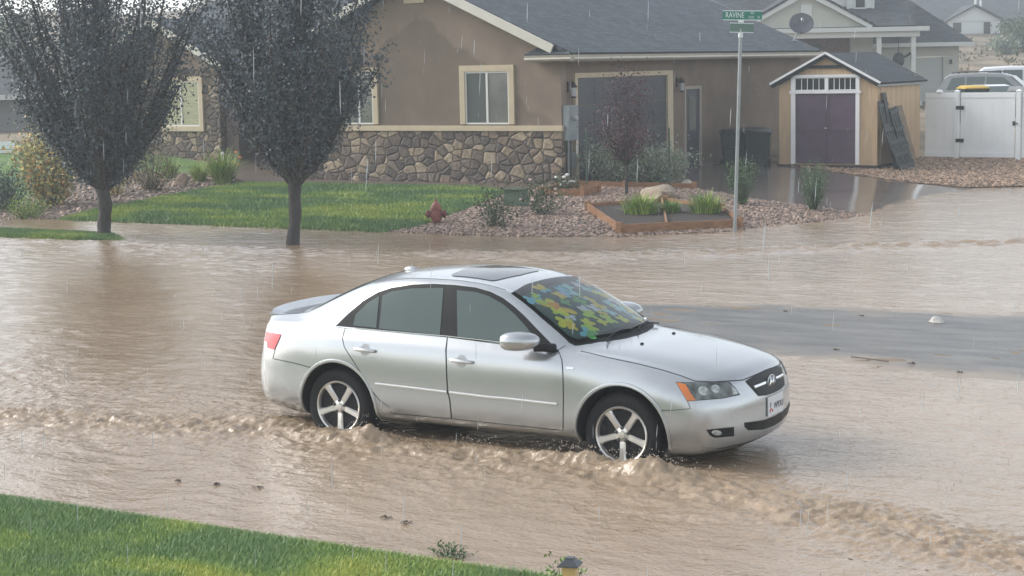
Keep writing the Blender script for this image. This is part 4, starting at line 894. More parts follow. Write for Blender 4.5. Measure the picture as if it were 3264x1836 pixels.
mb = MB(); mb.box(-33.7, -33.25, 40.6, 41.05, HZ-.1, 3.3); mb.build('porch_column', m_brownwall, house)
brf = roofplane('bay_roof', [(-33.4, 40.1, 3.40), (-33.4, 46, 3.40), (-36.1, 46, 4.78), (-36.1, 40.1, 4.78)], m_roof, house)
roofplane('roof_slope', [(-38.8, 46, 3.40), (-38.8, 40.1, 3.40), (-36.1, 40.1, 4.78), (-36.1, 46, 4.78)], m_roof, brf)
for x in (-33.38, -38.82): mb = MB(); mb.bar((x, 40.06, 3.34), (-36.1, 40.06, 4.74), .05, .2); mb.build('rake_board', m_fascia, brf)
mrf = roofplane('main_roof', [(-39.5, 40.9, 3.42), (-24.5, 40.9, 3.42), (-24.5, 47, 6.15), (-37.5, 47, 6.15)], m_roof, house)
roofplane('roof_slope', [(-24.5, 53, 3.42), (-39.5, 53, 3.42), (-37.5, 47, 6.15), (-24.5, 47, 6.15)], m_roof, mrf)
mb = MB(); mb.box(-33.4, -28.5, 40.86, 40.97, 3.28, 3.44); mb.build('gutter', m_gut, mrf); mb = MB(); mb.box(-39, -38.4, 41, 52.6, HZ-.1, 3.4); mb.box(-38.4, -28.6, 52.3, 52.5, HZ-.1, 3.4); mb.build('back_wall', m_stucco2, house)

# satellite dish on the roof
dz = z_at(-20.44)
dish = thing('satellite_dish', 'dark grey satellite dish on a bent arm on the stucco house roof', 'satellite dish', (-20.45, 52.1, z_at(-20.45)+.05))
mb = MB(); mb.box(-.1, .1, -.1, .1, -.01, .02); mb.tube([(0, 0, 0), (.08, .12, .2), (.14, .22, .40)], .025, 8); mb.build('arm', m_grey, dish, world=False)
m_dish = M('dish_grey', (.10, .105, .12), .35, var=.2, scale=4)
mb = MB(); prof = [(.0, 0), (.12, .012), (.24, .045), (.33, .085), (.36, .10), (.365, .11), (.33, .10), (.24, .06), (.12, .027), (0, .015)]
mb.lathe(prof, 28); db = mb.build('reflector', m_dish, dish, smooth=True, world=False)
db.location = (.17, .22, .50); db.rotation_euler = (R(68), 0, R(25)); db.scale = (1.05, .95, 1)
mb = MB(); mb.tube([(0, -.34, .05), (0, -.30, .32), (0, -.12, .50)], .018, 6); mb.ell((0, -.06, .50), (.04, .09, .05), 10, 6); mb.build('feed_horn', m_grey, db, world=False)

# ------------------------------------------------------------------ shed
m_shed = M('tan_shed_siding', (.52, .37, .22), .65, var=.10, scale=3, stretch=(6, 6, .6), bump=.2, bscale=30); m_sdoor2 = M('purple_shed_door', (.095, .06, .09), .55, var=.1, scale=4); m_wt = M('white_trim', (.80, .80, .79), .45, var=.04, scale=4); m_dkglass = M('dark_glass', (.025, .03, .028), .35, spec=.3)
shed = thing('garden_shed', 'tan wooden shed with purple double doors, white trim and a dark shingle roof', 'shed', (-16.75, 47, .30))
S0, S1, F_, B_, zw, zp, sc_ = -18.15, -15.38, 45.2, 48.85, 2.52, 3.36, -16.78
MB().prism([(S0, .38), (S1, .38), (S1, zw), (sc_, zp-.08), (S0, zw)], lambda u, z: (u, F_, z), lambda u, z: (u, F_+.1, z)).build('front_wall', m_shed, shed)
mb = MB(); mb.box(S1-.1, S1, F_+.102, B_, .38, zw); mb.box(S0, S0+.1, F_+.102, B_, .38, zw); mb.box(S0+.1, S1-.1, B_-.1, B_, .38, zw+.2)
for k in range(9): v = F_+.25+k*.42; mb.box(S1, S1+.014, v, v+.395, .40, zw) if v+.39 < B_ else None
mb.build('side_wall', m_shed, shed)
mb = MB(); mb.box(S0-.03, S1+.03, F_-.04, B_+.03, .22, .38); mb.build('skid_base', M('dark_timber', (.035, .026, .025), .8), shed)
for a, c in ((-17.66, -16.78), (-16.775, -15.97)):
    mb = MB(); mb.box(a, c, F_-.03, F_-.002, .42, 2.29); d = mb.build('shed_door', m_sdoor2, shed)
    mb = MB(); mb.box(a+.01, c-.01, F_-.048, F_-.031, 1.29, 1.335); mb.box(a+.01, a+.05, F_-.046, F_-.031, .43, 2.28); mb.box(c-.05, c-.01, F_-.046, F_-.031, .43, 2.28); mb.build('door_batten', m_sdoor2, d)
    if a < -17: MB().ell((-16.80, F_-.06, 1.37), (.05, .02, .018), 8, 6).build('handle', m_chrome, d)
mb = MB(); y0, y1 = F_-.06, F_-.003
mb.box(-17.79, -17.665, y0, y1, .40, 2.72); mb.box(-15.965, -15.86, y0, y1, .40, 2.72); mb.box(-17.83, -15.82, y0-.012, y1, 2.725, 2.80); mb.box(-17.83, -15.82, y0-.01, y1, 2.30, 2.37); mb.box(-16.83, -16.73, y0, y1, 2.372, 2.723); mb.build('door_trim', m_wt, shed)
for a, c in ((-17.66, -16.835), (-16.725, -15.97)):
    mb = MB(); mb.box(a, c, F_-.02, F_-.002, 2.375, 2.72); tw = mb.build('transom_window', m_dkglass, shed)
    mb = MB()
    for k in range(1, 5): u = a+(c-a)*k/5; mb.box(u-.009, u+.009, F_-.03, F_-.021, 2.40, 2.70)
    mb.box(a, c, F_-.032, F_-.021, 2.70, 2.722); mb.box(a, c, F_-.032, F_-.021, 2.376, 2.40); mb.build('grille', m_wt, tw)
m_shroof = shingle_mat('shed_shingles', (.040, .050, .058), .13, .25)
sl_ = (zp-2.57)/(S1+.09-sc_+.0); ze = 2.57
srf = roofplane('roof', [(S1+.12, F_-.14, ze-.02), (S1+.12, B_+.3, ze-.02), (sc_, B_+.3, zp), (sc_, F_-.14, zp)], m_shroof, shed, .05)
roofplane('roof_slope', [(S0-.20, B_+.3, ze-.02), (S0-.20, F_-.14, ze-.02), (sc_, F_-.14, zp), (sc_, B_+.3, zp)], m_shroof, srf, .05)
mb = MB()
mb.bar((S1+.13, F_-.16, ze-.005), (sc_, F_-.16, zp+.02), .04, .055); mb.bar((S0-.21, F_-.16, ze-.005), (sc_, F_-.16, zp+.02), .04, .055); mb.build('drip_edge', m_wt, srf)
mb = MB(); mb.bar((S1+.10, F_-.115, ze-.08), (sc_, F_-.115, zp-.06), .04, .09); mb.bar((S0-.18, F_-.115, ze-.08), (sc_, F_-.115, zp-.06), .04, .09); mb.box(-17.35, -16.2, F_-.045, F_-.004, 2.97, 3.05); mb.build('barge_board', m_shroof, srf)
mb = MB(); mb.box(S1+.06, S1+.12, F_-.18, B_+.28, ze-.10, ze-.05); mb.build('eave_board', m_grey, srf)

# things leaning on the shed wall
def lean(name, label, cat, v0, v1, ub, ztop, mat, n_s=0, th=.04, ut=None, z0=None, skew=0, brd=.09):
    z0 = gz1(ub, v0)+.02; ut = S1+.05 if ut is None else ut
    t = thing(name, label, cat, (ub, (v0+v1)/2, z0)); h = math.hypot(ztop-z0, ub-ut); a = math.atan2(ub-ut, ztop-z0)
    T = Matrix.Rotation(-a, 4, 'Y') @ Matrix.Rotation(skew, 4, 'X'); w_ = v1-v0; mb = MB()
    if n_s:
        for k in range(n_s): y = -w_/2+w_*(k+.5)/n_s; mb.box(0, th*.5, y-w_/n_s*.34, y+w_/n_s*.34, 0, h, 0, T)
        mb.build('slat', mat, t, world=False); mb = MB()
        for q in (.08, .36, .64, .93): mb.box(th*.5, th, -w_/2, w_/2, h*q-brd/2, h*q+brd/2, 0, T)
        mb.build('rail', mat, t, world=False)
    else: mb.box(0, th, -w_/2, w_/2, 0, h, 0, T); mb.build('board', mat, t, world=False)
    return t
m_dkgreen = M('dark_green_plastic', (.012, .020, .020), .55, var=.4, scale=3, island=.3); m_dkgrey = M('weathered_board', (.05, .052, .05), .7, var=.4, scale=3); m_tanb = M('brown_plywood', (.20, .145, .09), .7, var=.2, scale=3)
lean('lattice_panel', 'tallest dark green slatted panel leaning on the shed side wall', 'panel', 45.1, 45.9, -14.88, 2.1, m_dkgreen, 5, skew=R(4))
lean('lattice_panel', 'short wide dark green slatted panel in front of the taller one against the shed', 'panel', 44.95, 46.25, -14.68, 1.42, m_dkgreen, 7, ut=-15.15, skew=R(3))
lean('lattice_panel', 'dark green slatted panel between the tallest panel and the brown plywood sheet', 'panel', 45.75, 46.5, -14.78, 1.9, m_dkgreen, 4, ut=-15.22, skew=R(6))
lean('plywood_sheet', 'brown plywood sheet leaning on the shed behind the green slatted panels', 'board', 46.3, 47.15, -14.9, 1.9, m_tanb, 0, .02, skew=R(3))
lean('narrow_board', 'narrow grey plank leaning on the shed wall, sticking up above the green panels', 'board', 45.4, 45.65, -14.95, 2.3, m_dkgrey, 0, .03)
for i, (u, v) in enumerate(((-14.5, 47.5), (-14.2, 47.9), (-14.75, 48.3))):
    pass

# ------------------------------------------------------------------ wheeled bins beside the garage wall
m_bin = M('bin_plastic', (.010, .019, .020), .4, spec=.3, var=.15, scale=4)
def bin_(loc, rz, label, body_m=None, lid_m=None, group='wheeled bins by the garage wall', s=1.0):
    t = thing('wheeled_bin', label, 'bin', loc, group, rz)
    T = lambda w0, d0, w1, d1, z0, z1, mb: mb.add([(-w0, -d0, z0), (w0, -d0, z0), (w0, d0, z0), (-w0, d0, z0), (-w1, -d1, z1), (w1, -d1, z1), (w1, d1, z1), (-w1, d1, z1)], [(0, 3, 2, 1), (4, 5, 6, 7), (0, 1, 5, 4), (1, 2, 6, 5), (2, 3, 7, 6), (3, 0, 4, 7)])
    mb = MB(); T(.27*s, .29*s, .345*s, .38*s, .06, .98*s, mb); mb.box(-.365*s, .365*s, -.40*s, .40*s, .94*s, 1.0*s); mb.box(-.2*s, .2*s, -.385*s, -.36*s, .55*s, .60*s); mb.build('bin_body', body_m or m_bin, t, world=False, bevel=.018)
    mb = MB(); vs = []; fs = []
    for i in range(7):
        q = i/6; y = -.42*s+.84*s*q; h = 1.005*s+.085*s*math.sin(math.pi*(.08+.84*q))
        vs += [(-.375*s, y, h-.04*s), (-.30*s, y, h), (.30*s, y, h), (.375*s, y, h-.04*s), (.375*s, y, 1.0*s), (-.375*s, y, 1.0*s)]
    for i in range(6): fs += [(i*6+j, i*6+(j+1) % 6, (i+1)*6+(j+1) % 6, (i+1)*6+j) for j in range(6)]
    fs += [tuple(range(6)), tuple(36+j for j in range(6))]
    mb.add(vs, fs); mb.build('lid', lid_m or m_bin, t, smooth=True, sharp=45, world=False)
    mb = MB(); mb.tube([(-.22*s, .44*s, .96*s), (.22*s, .44*s, .96*s)], .017, 8); mb.build('handle', body_m or m_bin, t, world=False)
    for q in (-1, 1): MB().lathe([(.05, q*.30*s-.03), (.13*s, q*.30*s-.03), (.13*s, q*.30*s+.03), (.05, q*.30*s+.03)], 18, (0, .30*s, .13*s), 'x', close=True).build('wheel', m_tyre, t, world=False)
    return t
bin_((-19.42, 45.0, .27), R(28), 'dark green wheeled bin nearest the side door of the stucco house')
bin_((-18.62, 44.85, .27), R(20), 'dark green wheeled bin with a wet shining lid, nearest the tan shed')
bin_((-19.3, 46.1, .27), R(10), 'dark wheeled bin half hidden behind the two other bins by the garage wall')

# ------------------------------------------------------------------ white vinyl fence and gate
m_fv = M('white_vinyl', (.80, .83, .83), .35, var=.03, scale=2)
VZ = 49.3
def fence_panel(u0, u1, name, label, cat):
    z0 = .36; t = thing(name, label, cat, ((u0+u1)/2, VZ, .33)); mb = MB(); k = max(1, round((u1-u0)/.28)); w_ = (u1-u0)/k
    for i in range(k): mb.box(u0+i*w_+.0012, u0+(i+1)*w_-.0012, VZ-.02, VZ+.02, z0+.17, 2.05)
    mb.build('fence_board', m_fv, t); mb = MB(); mb.box(u0, u1, VZ-.035, VZ+.035, 2.05, 2.20); mb.build('rail', m_fv, t, bevel=.006); mb = MB(); mb.box(u0, u1, VZ-.035, VZ+.035, z0+.03, z0+.17); mb.build('rail', m_fv, t, bevel=.006); return t
def post(u, label, h=2.24):
    t = thing('fence_post', label, 'fence post', (u, VZ, .33), 'white vinyl fence posts'); mb = MB(); mb.box(u-.064, u+.064, VZ-.064, VZ+.064, .28, h); mb.build('post', m_fv, t, bevel=.006)
    mb = MB(); mb.add([(u-.08, VZ-.08, h), (u+.08, VZ-.08, h), (u+.08, VZ+.08, h), (u-.08, VZ+.08, h), (u, VZ, h+.05)], [(0, 1, 2, 3), (0, 1, 4), (1, 2, 4), (2, 3, 4), (3, 0, 4)]); mb.build('post_cap', m_fv, t); return t
fence_panel(-15.36, -14.52, 'vinyl_fence', 'short white vinyl fence panel between the shed and the hinge post', 'fence panel')
post(-14.45, 'white fence post with black hinges left of the gate')
gate = fence_panel(-14.34, -12.82, 'fence_gate', 'white vinyl gate with black hinges and latch', 'gate')
for z in (1.78, .86): mb = MB(); mb.box(-14.46, -14.24, VZ-.085, VZ-.066, z-.05, z+.05); mb.box(-14.33, -14.24, VZ-.066, VZ-.036, z-.05, z+.05); mb.build('hinge', m_lampb, gate, bevel=.004)
mb = MB(); mb.box(-12.87, -12.80, VZ-.07, VZ-.036, 1.28, 1.40); mb.tube([(-12.84, VZ-.09, 1.34), (-12.72, VZ-.09, 1.34)], .018, 6); mb.build('latch', m_lampb, gate)
post(-12.72, 'white fence post on the latch side of the gate')
fence_panel(-12.62, -10.3, 'vinyl_fence', 'white vinyl fence panel right of the gate, cut by the edge of the photo', 'fence panel')
MB().ell((-14.95, VZ, 2.23), (.10, .09, .06), 10, 6).build('birdbath_bowl', m_fv)
o = bpy.data.objects['birdbath_bowl']; o.name = 'plastic_bowl'; tag(o, 'small white plastic bowl lying on top of the short fence panel', 'bowl')

# ------------------------------------------------------------------ foliage helpers
def leaf_mesh(name, Cn, ln, wd, mats, parent, droop=.5, world=False, out=None):
    N = len(Cn); Cn = np.asarray(Cn)
    a = rng.normal(size=(N, 3)); a[:, 2] -= droop
    if out is not None: a += out*1.2
    a /= np.linalg.norm(a, axis=1, keepdims=True); b = np.cross(a, rng.normal(size=(N, 3))); b /= np.linalg.norm(b, axis=1, keepdims=True)
    s = rng.uniform(.6, 1.3, (N, 1)); nrm = np.cross(a, b)
    V = np.stack([Cn, Cn+a*ln*s*.5+b*wd*s*.5+nrm*wd*.15, Cn+a*ln*s, Cn+a*ln*s*.5-b*wd*s*.5+nrm*wd*.15], 1).reshape(-1, 3)
    k = np.arange(N)*4
    return np_mesh(name, V, np.stack([k, k+1, k+2, k+3], 1), mats, parent, idx=rng.integers(0, len(mats), N), world=world)
def vase_tree(name, label, loc, H, spread, fork, trunk_r, mats, bark, seed, nl=26000, group=None, leaf=(.068, .038), nb=60, lean=(0, 0), power=.85, trunk_h=None):
    r_ = random.Random(seed); t = thing(name, label, 'tree', loc, group); mb = MB()
    fx, fy = lean
    TK = [(s, Vector((fx*s+trunk_r*.22*math.sin(s*7+seed), fy*s+trunk_r*.2*math.sin(s*5+2*seed), fork*s))) for s in [k/9 for k in range(10)]]
    mb.tube([(0, 0, -.15)]+[p for s, p in TK], [trunk_r*1.5]+[trunk_r*(1.0+.32*math.exp(-s*9)+.10*math.sin(s*17+seed)+.12*s*s) for s, p in TK], 14)
    Rz = lambda z: spread*min(1, max(0, (z-fork*.9)/(H*.62-fork*.9)))**power*(1 if z < H*.62 else max(0, 1-((z-H*.62)/(H*.40))**2)**.5)
    cs = []; od = []
    for i in range(nb):
        ph = 2*math.pi*(i*.618+r_.random()*.08); q = ((i+.5)/nb)**.55
        zt = r_.uniform(.55, 1.0)*H if q > .3 else r_.uniform(.85, 1.02)*H
        if i % 3 == 0: zt = r_.uniform(fork+.6, H*.6)
        rr = Rz(zt)*(q if i % 3 else r_.uniform(.75, 1.0)); P = []
        n_ = 8
        for k in range(n_+1):
            s = k/n_; z = fork*.93+(zt-fork*.93)*s; rad = rr*s**(.8)+.05*math.sin(s*9+i); P.append(Vector((fx+rad*math.cos(ph+.25*s), fy+rad*math.sin(ph+.25*s), z)))
        b0 = trunk_r*r_.uniform(.28, .55); mb.tube(P, [b0*(1-.88*k/n_) for k in range(n_+1)], 5, cap=False)
        L = (P[-1]-P[0]).length; m_ = int(nl/nb*(.5+L/H))
        for _ in range(m_):
            s = r_.random()**.75*.86+.14; x = s*n_; k = min(n_-1, int(x)); p = P[k].lerp(P[k+1], x-k)
            tw = .05+.36*r_.random()**1.5*(.35+.8*s); d = Vector((r_.gauss(0, 1), r_.gauss(0, 1), r_.gauss(.5, .9))).normalized()
            c = p+d*tw
            if c.z < fork*1.02+.05: continue
            cs.append(c[:]); od.append((d*.6)[:])
    mb.build('trunk', bark, t, smooth=True, world=False)
    leaf_mesh('crown', cs, *leaf, mats, t, .35, out=np.array(od)); return t
m_barkd = M('dark_bark', (.045, .04, .038), .85, var=.4, scale=7, stretch=(3, 3, .6), bump=.6, bscale=25)
m_lf = [M('plum_leaf', c, .42, island=.22, spec=.45) for c in ((.062, .084, .104), (.052, .080, .096), (.078, .082, .10), (.062, .090, .090), (.085, .115, .128))]  # dark plum leaves, the sky's blue sheen put into their colour
vase_tree('pear_tree', 'dark leaved vase shaped tree standing on the small grass strip', (-24.25, 25.4, .06), 6.7, 2.7, .95, .125, m_lf, m_barkd, 3, 58000, 'dark trees along the street', nb=70, lean=(.05, 0))
vase_tree('pear_tree', 'dark leaved vase shaped tree standing in the flood water right behind the car', (-19.62, 25.4, 0), 6.4, 2.0, 1.22, .105, m_lf, m_barkd, 5, 54000, 'dark trees along the street', nb=66, lean=(.08, 0))
# young purple tree with stakes, sage and planting in the gravel corner
m_pl = [M('burgundy_leaf', c, .55, island=.3, spec=.3) for c in ((.075, .03, .042), (.06, .038, .048), (.10, .04, .05))]
vase_tree('plum_tree', 'small burgundy leaved tree between two stakes in front of the garage door', (-17.78, 35.2, gz1(-17.78, 35.2)), 2.75, .95, .75, .035, m_pl, m_barkd, 9, 4200, None, (.055, .032), 34, power=.5)
m_stk = M('green_stake_paint', (.04, .075, .05), .5)
for u, v, h, lb in ((-19.0, 35.6, 1.45, 'green metal stake left of the small burgundy tree'), (-17.1, 36.0, 1.5, 'green metal stake right of the small burgundy tree')):
    mb = MB(); z = gz1(u, v); mb.box(u-.02, u+.02, v-.004, v+.004, z-.1, z+h); mb.box(u-.004, u+.004, v, v+.025, z-.1, z+h); tag(mb.build('tree_stake', m_stk), lb, 'stake', 'stakes by the burgundy tree')
def tuft(name, label, loc, n, h, r, mats, cat='plant', arch=.8, wd=.012, group=None, up=.5):
    t = thing(name, label, cat, loc, group); a = rng.uniform(0, 2*np.pi, n); b = a+rng.normal(0, .5, n); hh = h*rng.uniform(.35, 1.15, n)*(.65+.35*rng.random(n))*1.1; rr = r*.35*rng.random(n)
    V = []; S = 5
    dx, dy = np.cos(b), np.sin(b); ln = arch*h*rng.uniform(.3, 1, n)
    for k in range(S+1):
        s = k/S; x = rr*np.cos(a)+dx*ln*s**1.6; y = rr*np.sin(a)+dy*ln*s**1.6; z = hh*(s*1.25-.55*s**2.6*(ln/(arch*h)))
        w_ = wd*(1-s*.85); V += [np.stack([x-dy*w_, y+dx*w_, z], 1), np.stack([x+dy*w_, y-dx*w_, z], 1)]
    V = np.stack(V, 1).reshape(-1, 3); k = np.arange(n)*(2*S+2)
    F = np.concatenate([np.stack([k+2*j, k+2*j+1, k+2*j+3, k+2*j+2], 1) for j in range(S)]); ix = rng.integers(0, len(mats), n)
    np_mesh('leaf_clump', V, F, mats, t, idx=np.tile(ix, S), world=False); return t
def shrub(name, label, loc, rx, ry, h, n, mats, leaf=(.05, .03), cat='shrub', stems=10, group=None, dens=.5, base=.1, shape=1., flowers=None, droop=.2):
    t = thing(name, label, cat, loc, group); mb = MB(); r_ = random.Random(int(abs(loc[0]*77+loc[1]*31))); cs = []
    tips = []
    for i in range(stems):
        a = 2*math.pi*(i*.618+.1*r_.random()); q = math.sqrt((i+.5)/stems); zt = h*(1-.45*q**2*shape)*r_.uniform(.8, 1.05); P = [Vector((0, 0, -.03)).lerp(Vector((rx*q*math.cos(a), ry*q*math.sin(a), zt)), s)+Vector((0, 0, -.10*h*q*math.sin(math.pi*s))) for s in (0, .3, .65, 1)]
        e_ = min(1, .25+h*.6); mb.tube(P, [.012*e_, .009*e_, .006*e_, .003*e_], 4, cap=False); tips.append(P)
    for _ in range(n):
        P = r_.choice(tips); s = base+(1-base)*r_.random()**.7; x = s*3; k = min(2, int(x)); p = P[k].lerp(P[k+1], x-k)
        d = Vector((r_.gauss(0, 1)*rx, r_.gauss(0, 1)*ry, r_.gauss(0, .6)*h*.6))*dens*.35*(.3+s)
        c = p+d
        if c.z > .02: cs.append(c[:])
    mb.build('stem', m_barkd, t, world=False); leaf_mesh('foliage', cs, *leaf, mats, t, droop)
    if flowers:
        fm, fn, fr = flowers
        for _ in range(fn): c = r_.choice(cs); MB().ell((c[0]*1.05, c[1]*1.05, c[2]+.05), (fr, fr, fr*.7), 7, 5).build('flower', fm, t, world=False)
    return t
mk = lambda nm, *cs: [M(nm, c, .6, island=.3, spec=.3) for c in cs]
g_sage = mk('sage_leaf', (.23, .28, .19), (.17, .24, .15), (.27, .28, .26)); g_rose = mk('rose_leaf', (.055, .095, .045), (.085, .125, .055), (.05, .075, .045)); g_lime = mk('lime_blade', (.27, .36, .07), (.21, .31, .06), (.34, .40, .10)); g_green = mk('green_blade', (.13, .24, .06), (.18, .29, .07))
g_dark = mk('dark_green_leaf', (.07, .14, .06), (.09, .17, .07), (.11, .16, .08)); g_burn = mk('yellow_orange_leaf', (.62, .44, .16), (.52, .48, .19), (.58, .32, .12), (.34, .38, .20)); g_burn2 = mk('olive_leaf', (.30, .34, .20), (.22, .28, .18), (.38, .36, .19)); g_spruce = mk('blue_green_leaf', (.045, .085, .075), (.06, .105, .085)); g_brown = mk('olive_brown_leaf', (.20, .17, .08), (.15, .15, .08), (.26, .20, .10)); g_dry = mk('dry_brush_leaf', (.20, .16, .09), (.14, .12, .07), (.25, .20, .12)); g_bush = mk('hill_bush_leaf', (.06, .09, .04), (.08, .11, .05))
m_orange = M('orange_petal', (.75, .24, .05), .5); m_pink = M('pale_petal', (.62, .46, .42), .6); m_redb = M('red_leaf_tip', (.5, .08, .04), .5)
Z_ = gz1
for u, v, rx, h, lb in ((-19.2, 37.4, .95, 1.25, 'grey green sage bush in front of the meter box'), (-18.2, 37.6, 1.0, 1.15, 'grey green sage bush behind the burgundy tree'), (-19.75, 38.7, .7, 1.1, 'grey green sage bush furthest back against the garage door')):
    shrub('sage_bush', lb, (u, v, Z_(u, v)), rx, .6, h, 4200, g_sage, (.085, .03), group='sage bushes by the garage', stems=40, dens=.5, base=.15, droop=-.6)
shrub('rose_bush', 'leggy rose bush in the gravel right of the red hydrant', (-17.42, 28.85, Z_(-17.42, 28.85)), .45, .45, .88, 900, g_rose, (.05, .035), group='rose bushes in the gravel', stems=14, dens=.45, base=.3, flowers=(m_pink, 7, .03))
shrub('rose_bush', 'rose bush with pale blooms in front of the small planter box', (-17.5, 30.8, Z_(-17.5, 30.8)), .5, .5, .86, 900, g_rose, (.05, .035), group='rose bushes in the gravel', stems=14, dens=.5, base=.3, flowers=(m_pink, 14, .035))
shrub('evergreen_shrub', 'upright green shrub right behind the street sign pole', (-14.6, 34.3, Z_(-14.6, 34.3)), .36, .34, .98, 1700, g_dark, (.07, .02), stems=26, dens=.5, base=.05, droop=-1.2, shape=.4)
shrub('evergreen_shrub', 'upright green shrub standing alone at the edge of the wet driveway', (-12.95, 34.15, Z_(-12.95, 34.15)), .36, .34, 1.0, 1700, g_dark, (.07, .02), stems=26, dens=.5, base=.05, droop=-1.2, shape=.4)
shrub('burning_bush', 'large bush turning yellow and orange left of the left tree', (-30.2, 30.0, Z_(-30.2, 30)), .9, .85, 2.15, 6500, g_burn+g_burn2, (.10, .06), stems=60, dens=.55, base=.05, shape=.9, flowers=(m_redb, 26, .035))
shrub('spruce_shrub', 'blue green shrub at the left edge beside the yellow bush', (-30.55, 28.9, Z_(-30.55, 28.9)), .5, .5, 1.15, 3000, g_spruce, (.06, .025), stems=40, base=.03)
shrub('low_shrub', 'low rounded lime green shrub at the foot of the left bed', (-28.95, 27.95, Z_(-28.95, 27.95)), .55, .42, .55, 2200, g_lime+g_green, (.05, .018), stems=40, base=.02, droop=-.4)
shrub('brown_shrub', 'olive brown bush behind the trunk of the left tree', (-30.2, 33.4, Z_(-30.2, 33.4)), .85, .7, 1.35, 2600, g_brown, (.05, .03), stems=30, base=.05)
shrub('golden_shrub', 'golden shrub left of the trunk of the left tree', (-30.3, 32.2, Z_(-30.3, 32.2)), .55, .5, .95, 1500, g_burn, (.05, .028), stems=26, base=.05)
tuft('daylily_clump', 'large arching lime daylily clump at the back corner of the lawn', (-29.5, 35.3, Z_(-29.5, 35.3)), 420, .85, .6, g_lime+g_green, arch=.9, wd=.018, group='daylilies by the path')
tuft('daylily_clump', 'small daylily clump between boulder and big clump', (-30.6, 35.7, Z_(-30.6, 35.7)), 240, .55, .45, g_lime, arch=.8, wd=.016, group='daylilies by the path')
tuft('daylily_clump', 'small daylily clump furthest left behind the boulder', (-32.2, 36.4, Z_(-32.2, 36.4)), 240, .52, .45, g_lime+g_green, arch=.8, wd=.016, group='daylilies by the path')
shrub('orange_lily', 'slim stems with orange blooms behind the big daylily clump', (-29.9, 36.2, Z_(-29.9, 36.2)), .32, .22, 1.0, 160, g_green, (.07, .018), cat='flowers', stems=9, dens=.3, flowers=(m_orange, 9, .045))
def rock(name, label, loc, r, col, seed=1, cat='rock', rough=.8):
    bm = bmesh.new(); bmesh.ops.create_icosphere(bm, subdivisions=3, radius=1); rr = random.Random(seed); ph = [rr.uniform(0, 6) for _ in range(9)]; pl = [Vector((rr.gauss(0, 1), rr.gauss(0, 1), rr.gauss(0, .7))).normalized() for _ in range(9)]
    for v in bm.verts:
        p = v.co.copy(); d = min([1.0]+[(rr_ := .72+.2*math.sin(ph[i]))/max(.3, p.dot(pl[i])) for i in range(9) if p.dot(pl[i]) > .6]); p *= d*(1+.05*math.sin(p.x*7+ph[0])*math.sin(p.y*6+ph[1])+.03*math.sin(p.z*15+ph[2]))
        v.co = Vector((p.x*r[0], p.y*r[1], p.z*r[2]+r[2]*.5))
    me = bpy.data.meshes.new(name); bm.to_mesh(me); bm.free(); o = link(name, me, M(name+'_stone', col, rough, var=.3, scale=5, bump=.5, bscale=14), None, smooth=True, sharp=35); o.location = loc; return tag(o, label, cat)
rock('boulder', 'rounded grey brown boulder at the lawn corner by the daylilies', (-30.2, 34.5, Z_(-30.2, 34.5)), (.36, .26, .23), (.24, .17, .13), 2)
rock('boulder', 'large tan boulder behind the planter bed grass', (-16.5, 34.2, Z_(-16.5, 34.2)-.05), (.50, .34, .23), (.29, .23, .165), 4)
rock('boulder', 'pale flat rock resting on top against the tan boulder', (-16.75, 34.7, Z_(-16.75, 34.7)), (.45, .28, .26), (.36, .30, .24), 8)
rock('boulder', 'small pale rock at the right end of the rear timber edge', (-17.4, 37.6, Z_(-17.4, 37.6)+.08), (.16, .12, .1), (.5, .45, .38), 9)
rock('stone', 'white stone lying alone on the wet grey asphalt', (-6.2, 20.4, .055), (.11, .08, .075), (.48, .46, .43), 6)
rock('stone', 'grey rock beside the solar path light at the lawn edge', (-5.12, 9.05, -.05), (.16, .13, .12), (.26, .25, .22), 11)
# timber planter beds
m_tim = M('cedar_timber', (.25, .115, .05), .6, var=.25, scale=3, stretch=(2, 2, 9), col2=(.33, .175, .085), bump=.15, bscale=30); m_soil = M('planter_soil', (.045, .036, .03), .9, bump=1, bscale=30, var=.4, scale=20)
def bed(label, pts, h, soil, rails=(), closed=True):
    c = sum((Vector((*p, 0)) for p in pts), Vector())/len(pts); t = thing('planter_bed', label, 'planter', (c.x, c.y, Z_(c.x, c.y)))
    seg = list(zip(pts, pts[1:]+pts[:1])) if closed else list(zip(pts, pts[1:]))
    for a, b_ in seg+list(rails):
        za, zb = Z_(*a), Z_(*b_); mb = MB(); mb.bar((*a, za+h/2-.02), (*b_, zb+h/2-.02), .04, h+.04); mb.build('timber_board', m_tim, t)
    for a in pts:
        za = Z_(*a); mb = MB(); mb.box(a[0]-.05, a[0]+.05, a[1]-.05, a[1]+.05, za-.05, za+h+.04); mb.build('corner_post', m_tim, t)
    if soil:
        vs, fs, nb = fill2d(pts, .25); me = bpy.data.meshes.new('soil'); me.from_pydata([(p.x, p.y, Z_(p.x, p.y)+h*.62) for p in vs], [], [list(f) for f in fs]); link('soil', me, m_soil, t, smooth=True)
    return t
A_, B_2, C_2, D_2, E_2, F_2 = (-16.85, 31.6), (-14.78, 28.95), (-13.15, 30.75), (-14.25, 32.45), (-15.9, 33.3), (-14.15, 29.65)
bed('front timber planter bed with two clumps of ornamental grass and a diagonal divider', [A_, B_2, C_2, D_2, E_2], .20, True, [((-15.95, 33.2), F_2)])
bed('small rear timber planter box with white flowers in front of the meter box', [(-19.35, 34.05), (-18.35, 34.2), (-18.45, 35.1), (-19.45, 35.0)], .2, True)
bed('long low timber edging in front of the sage bushes', [(-20.0, 36.5), (-18.6, 36.75), (-17.1, 37.35)], .16, False, closed=False)
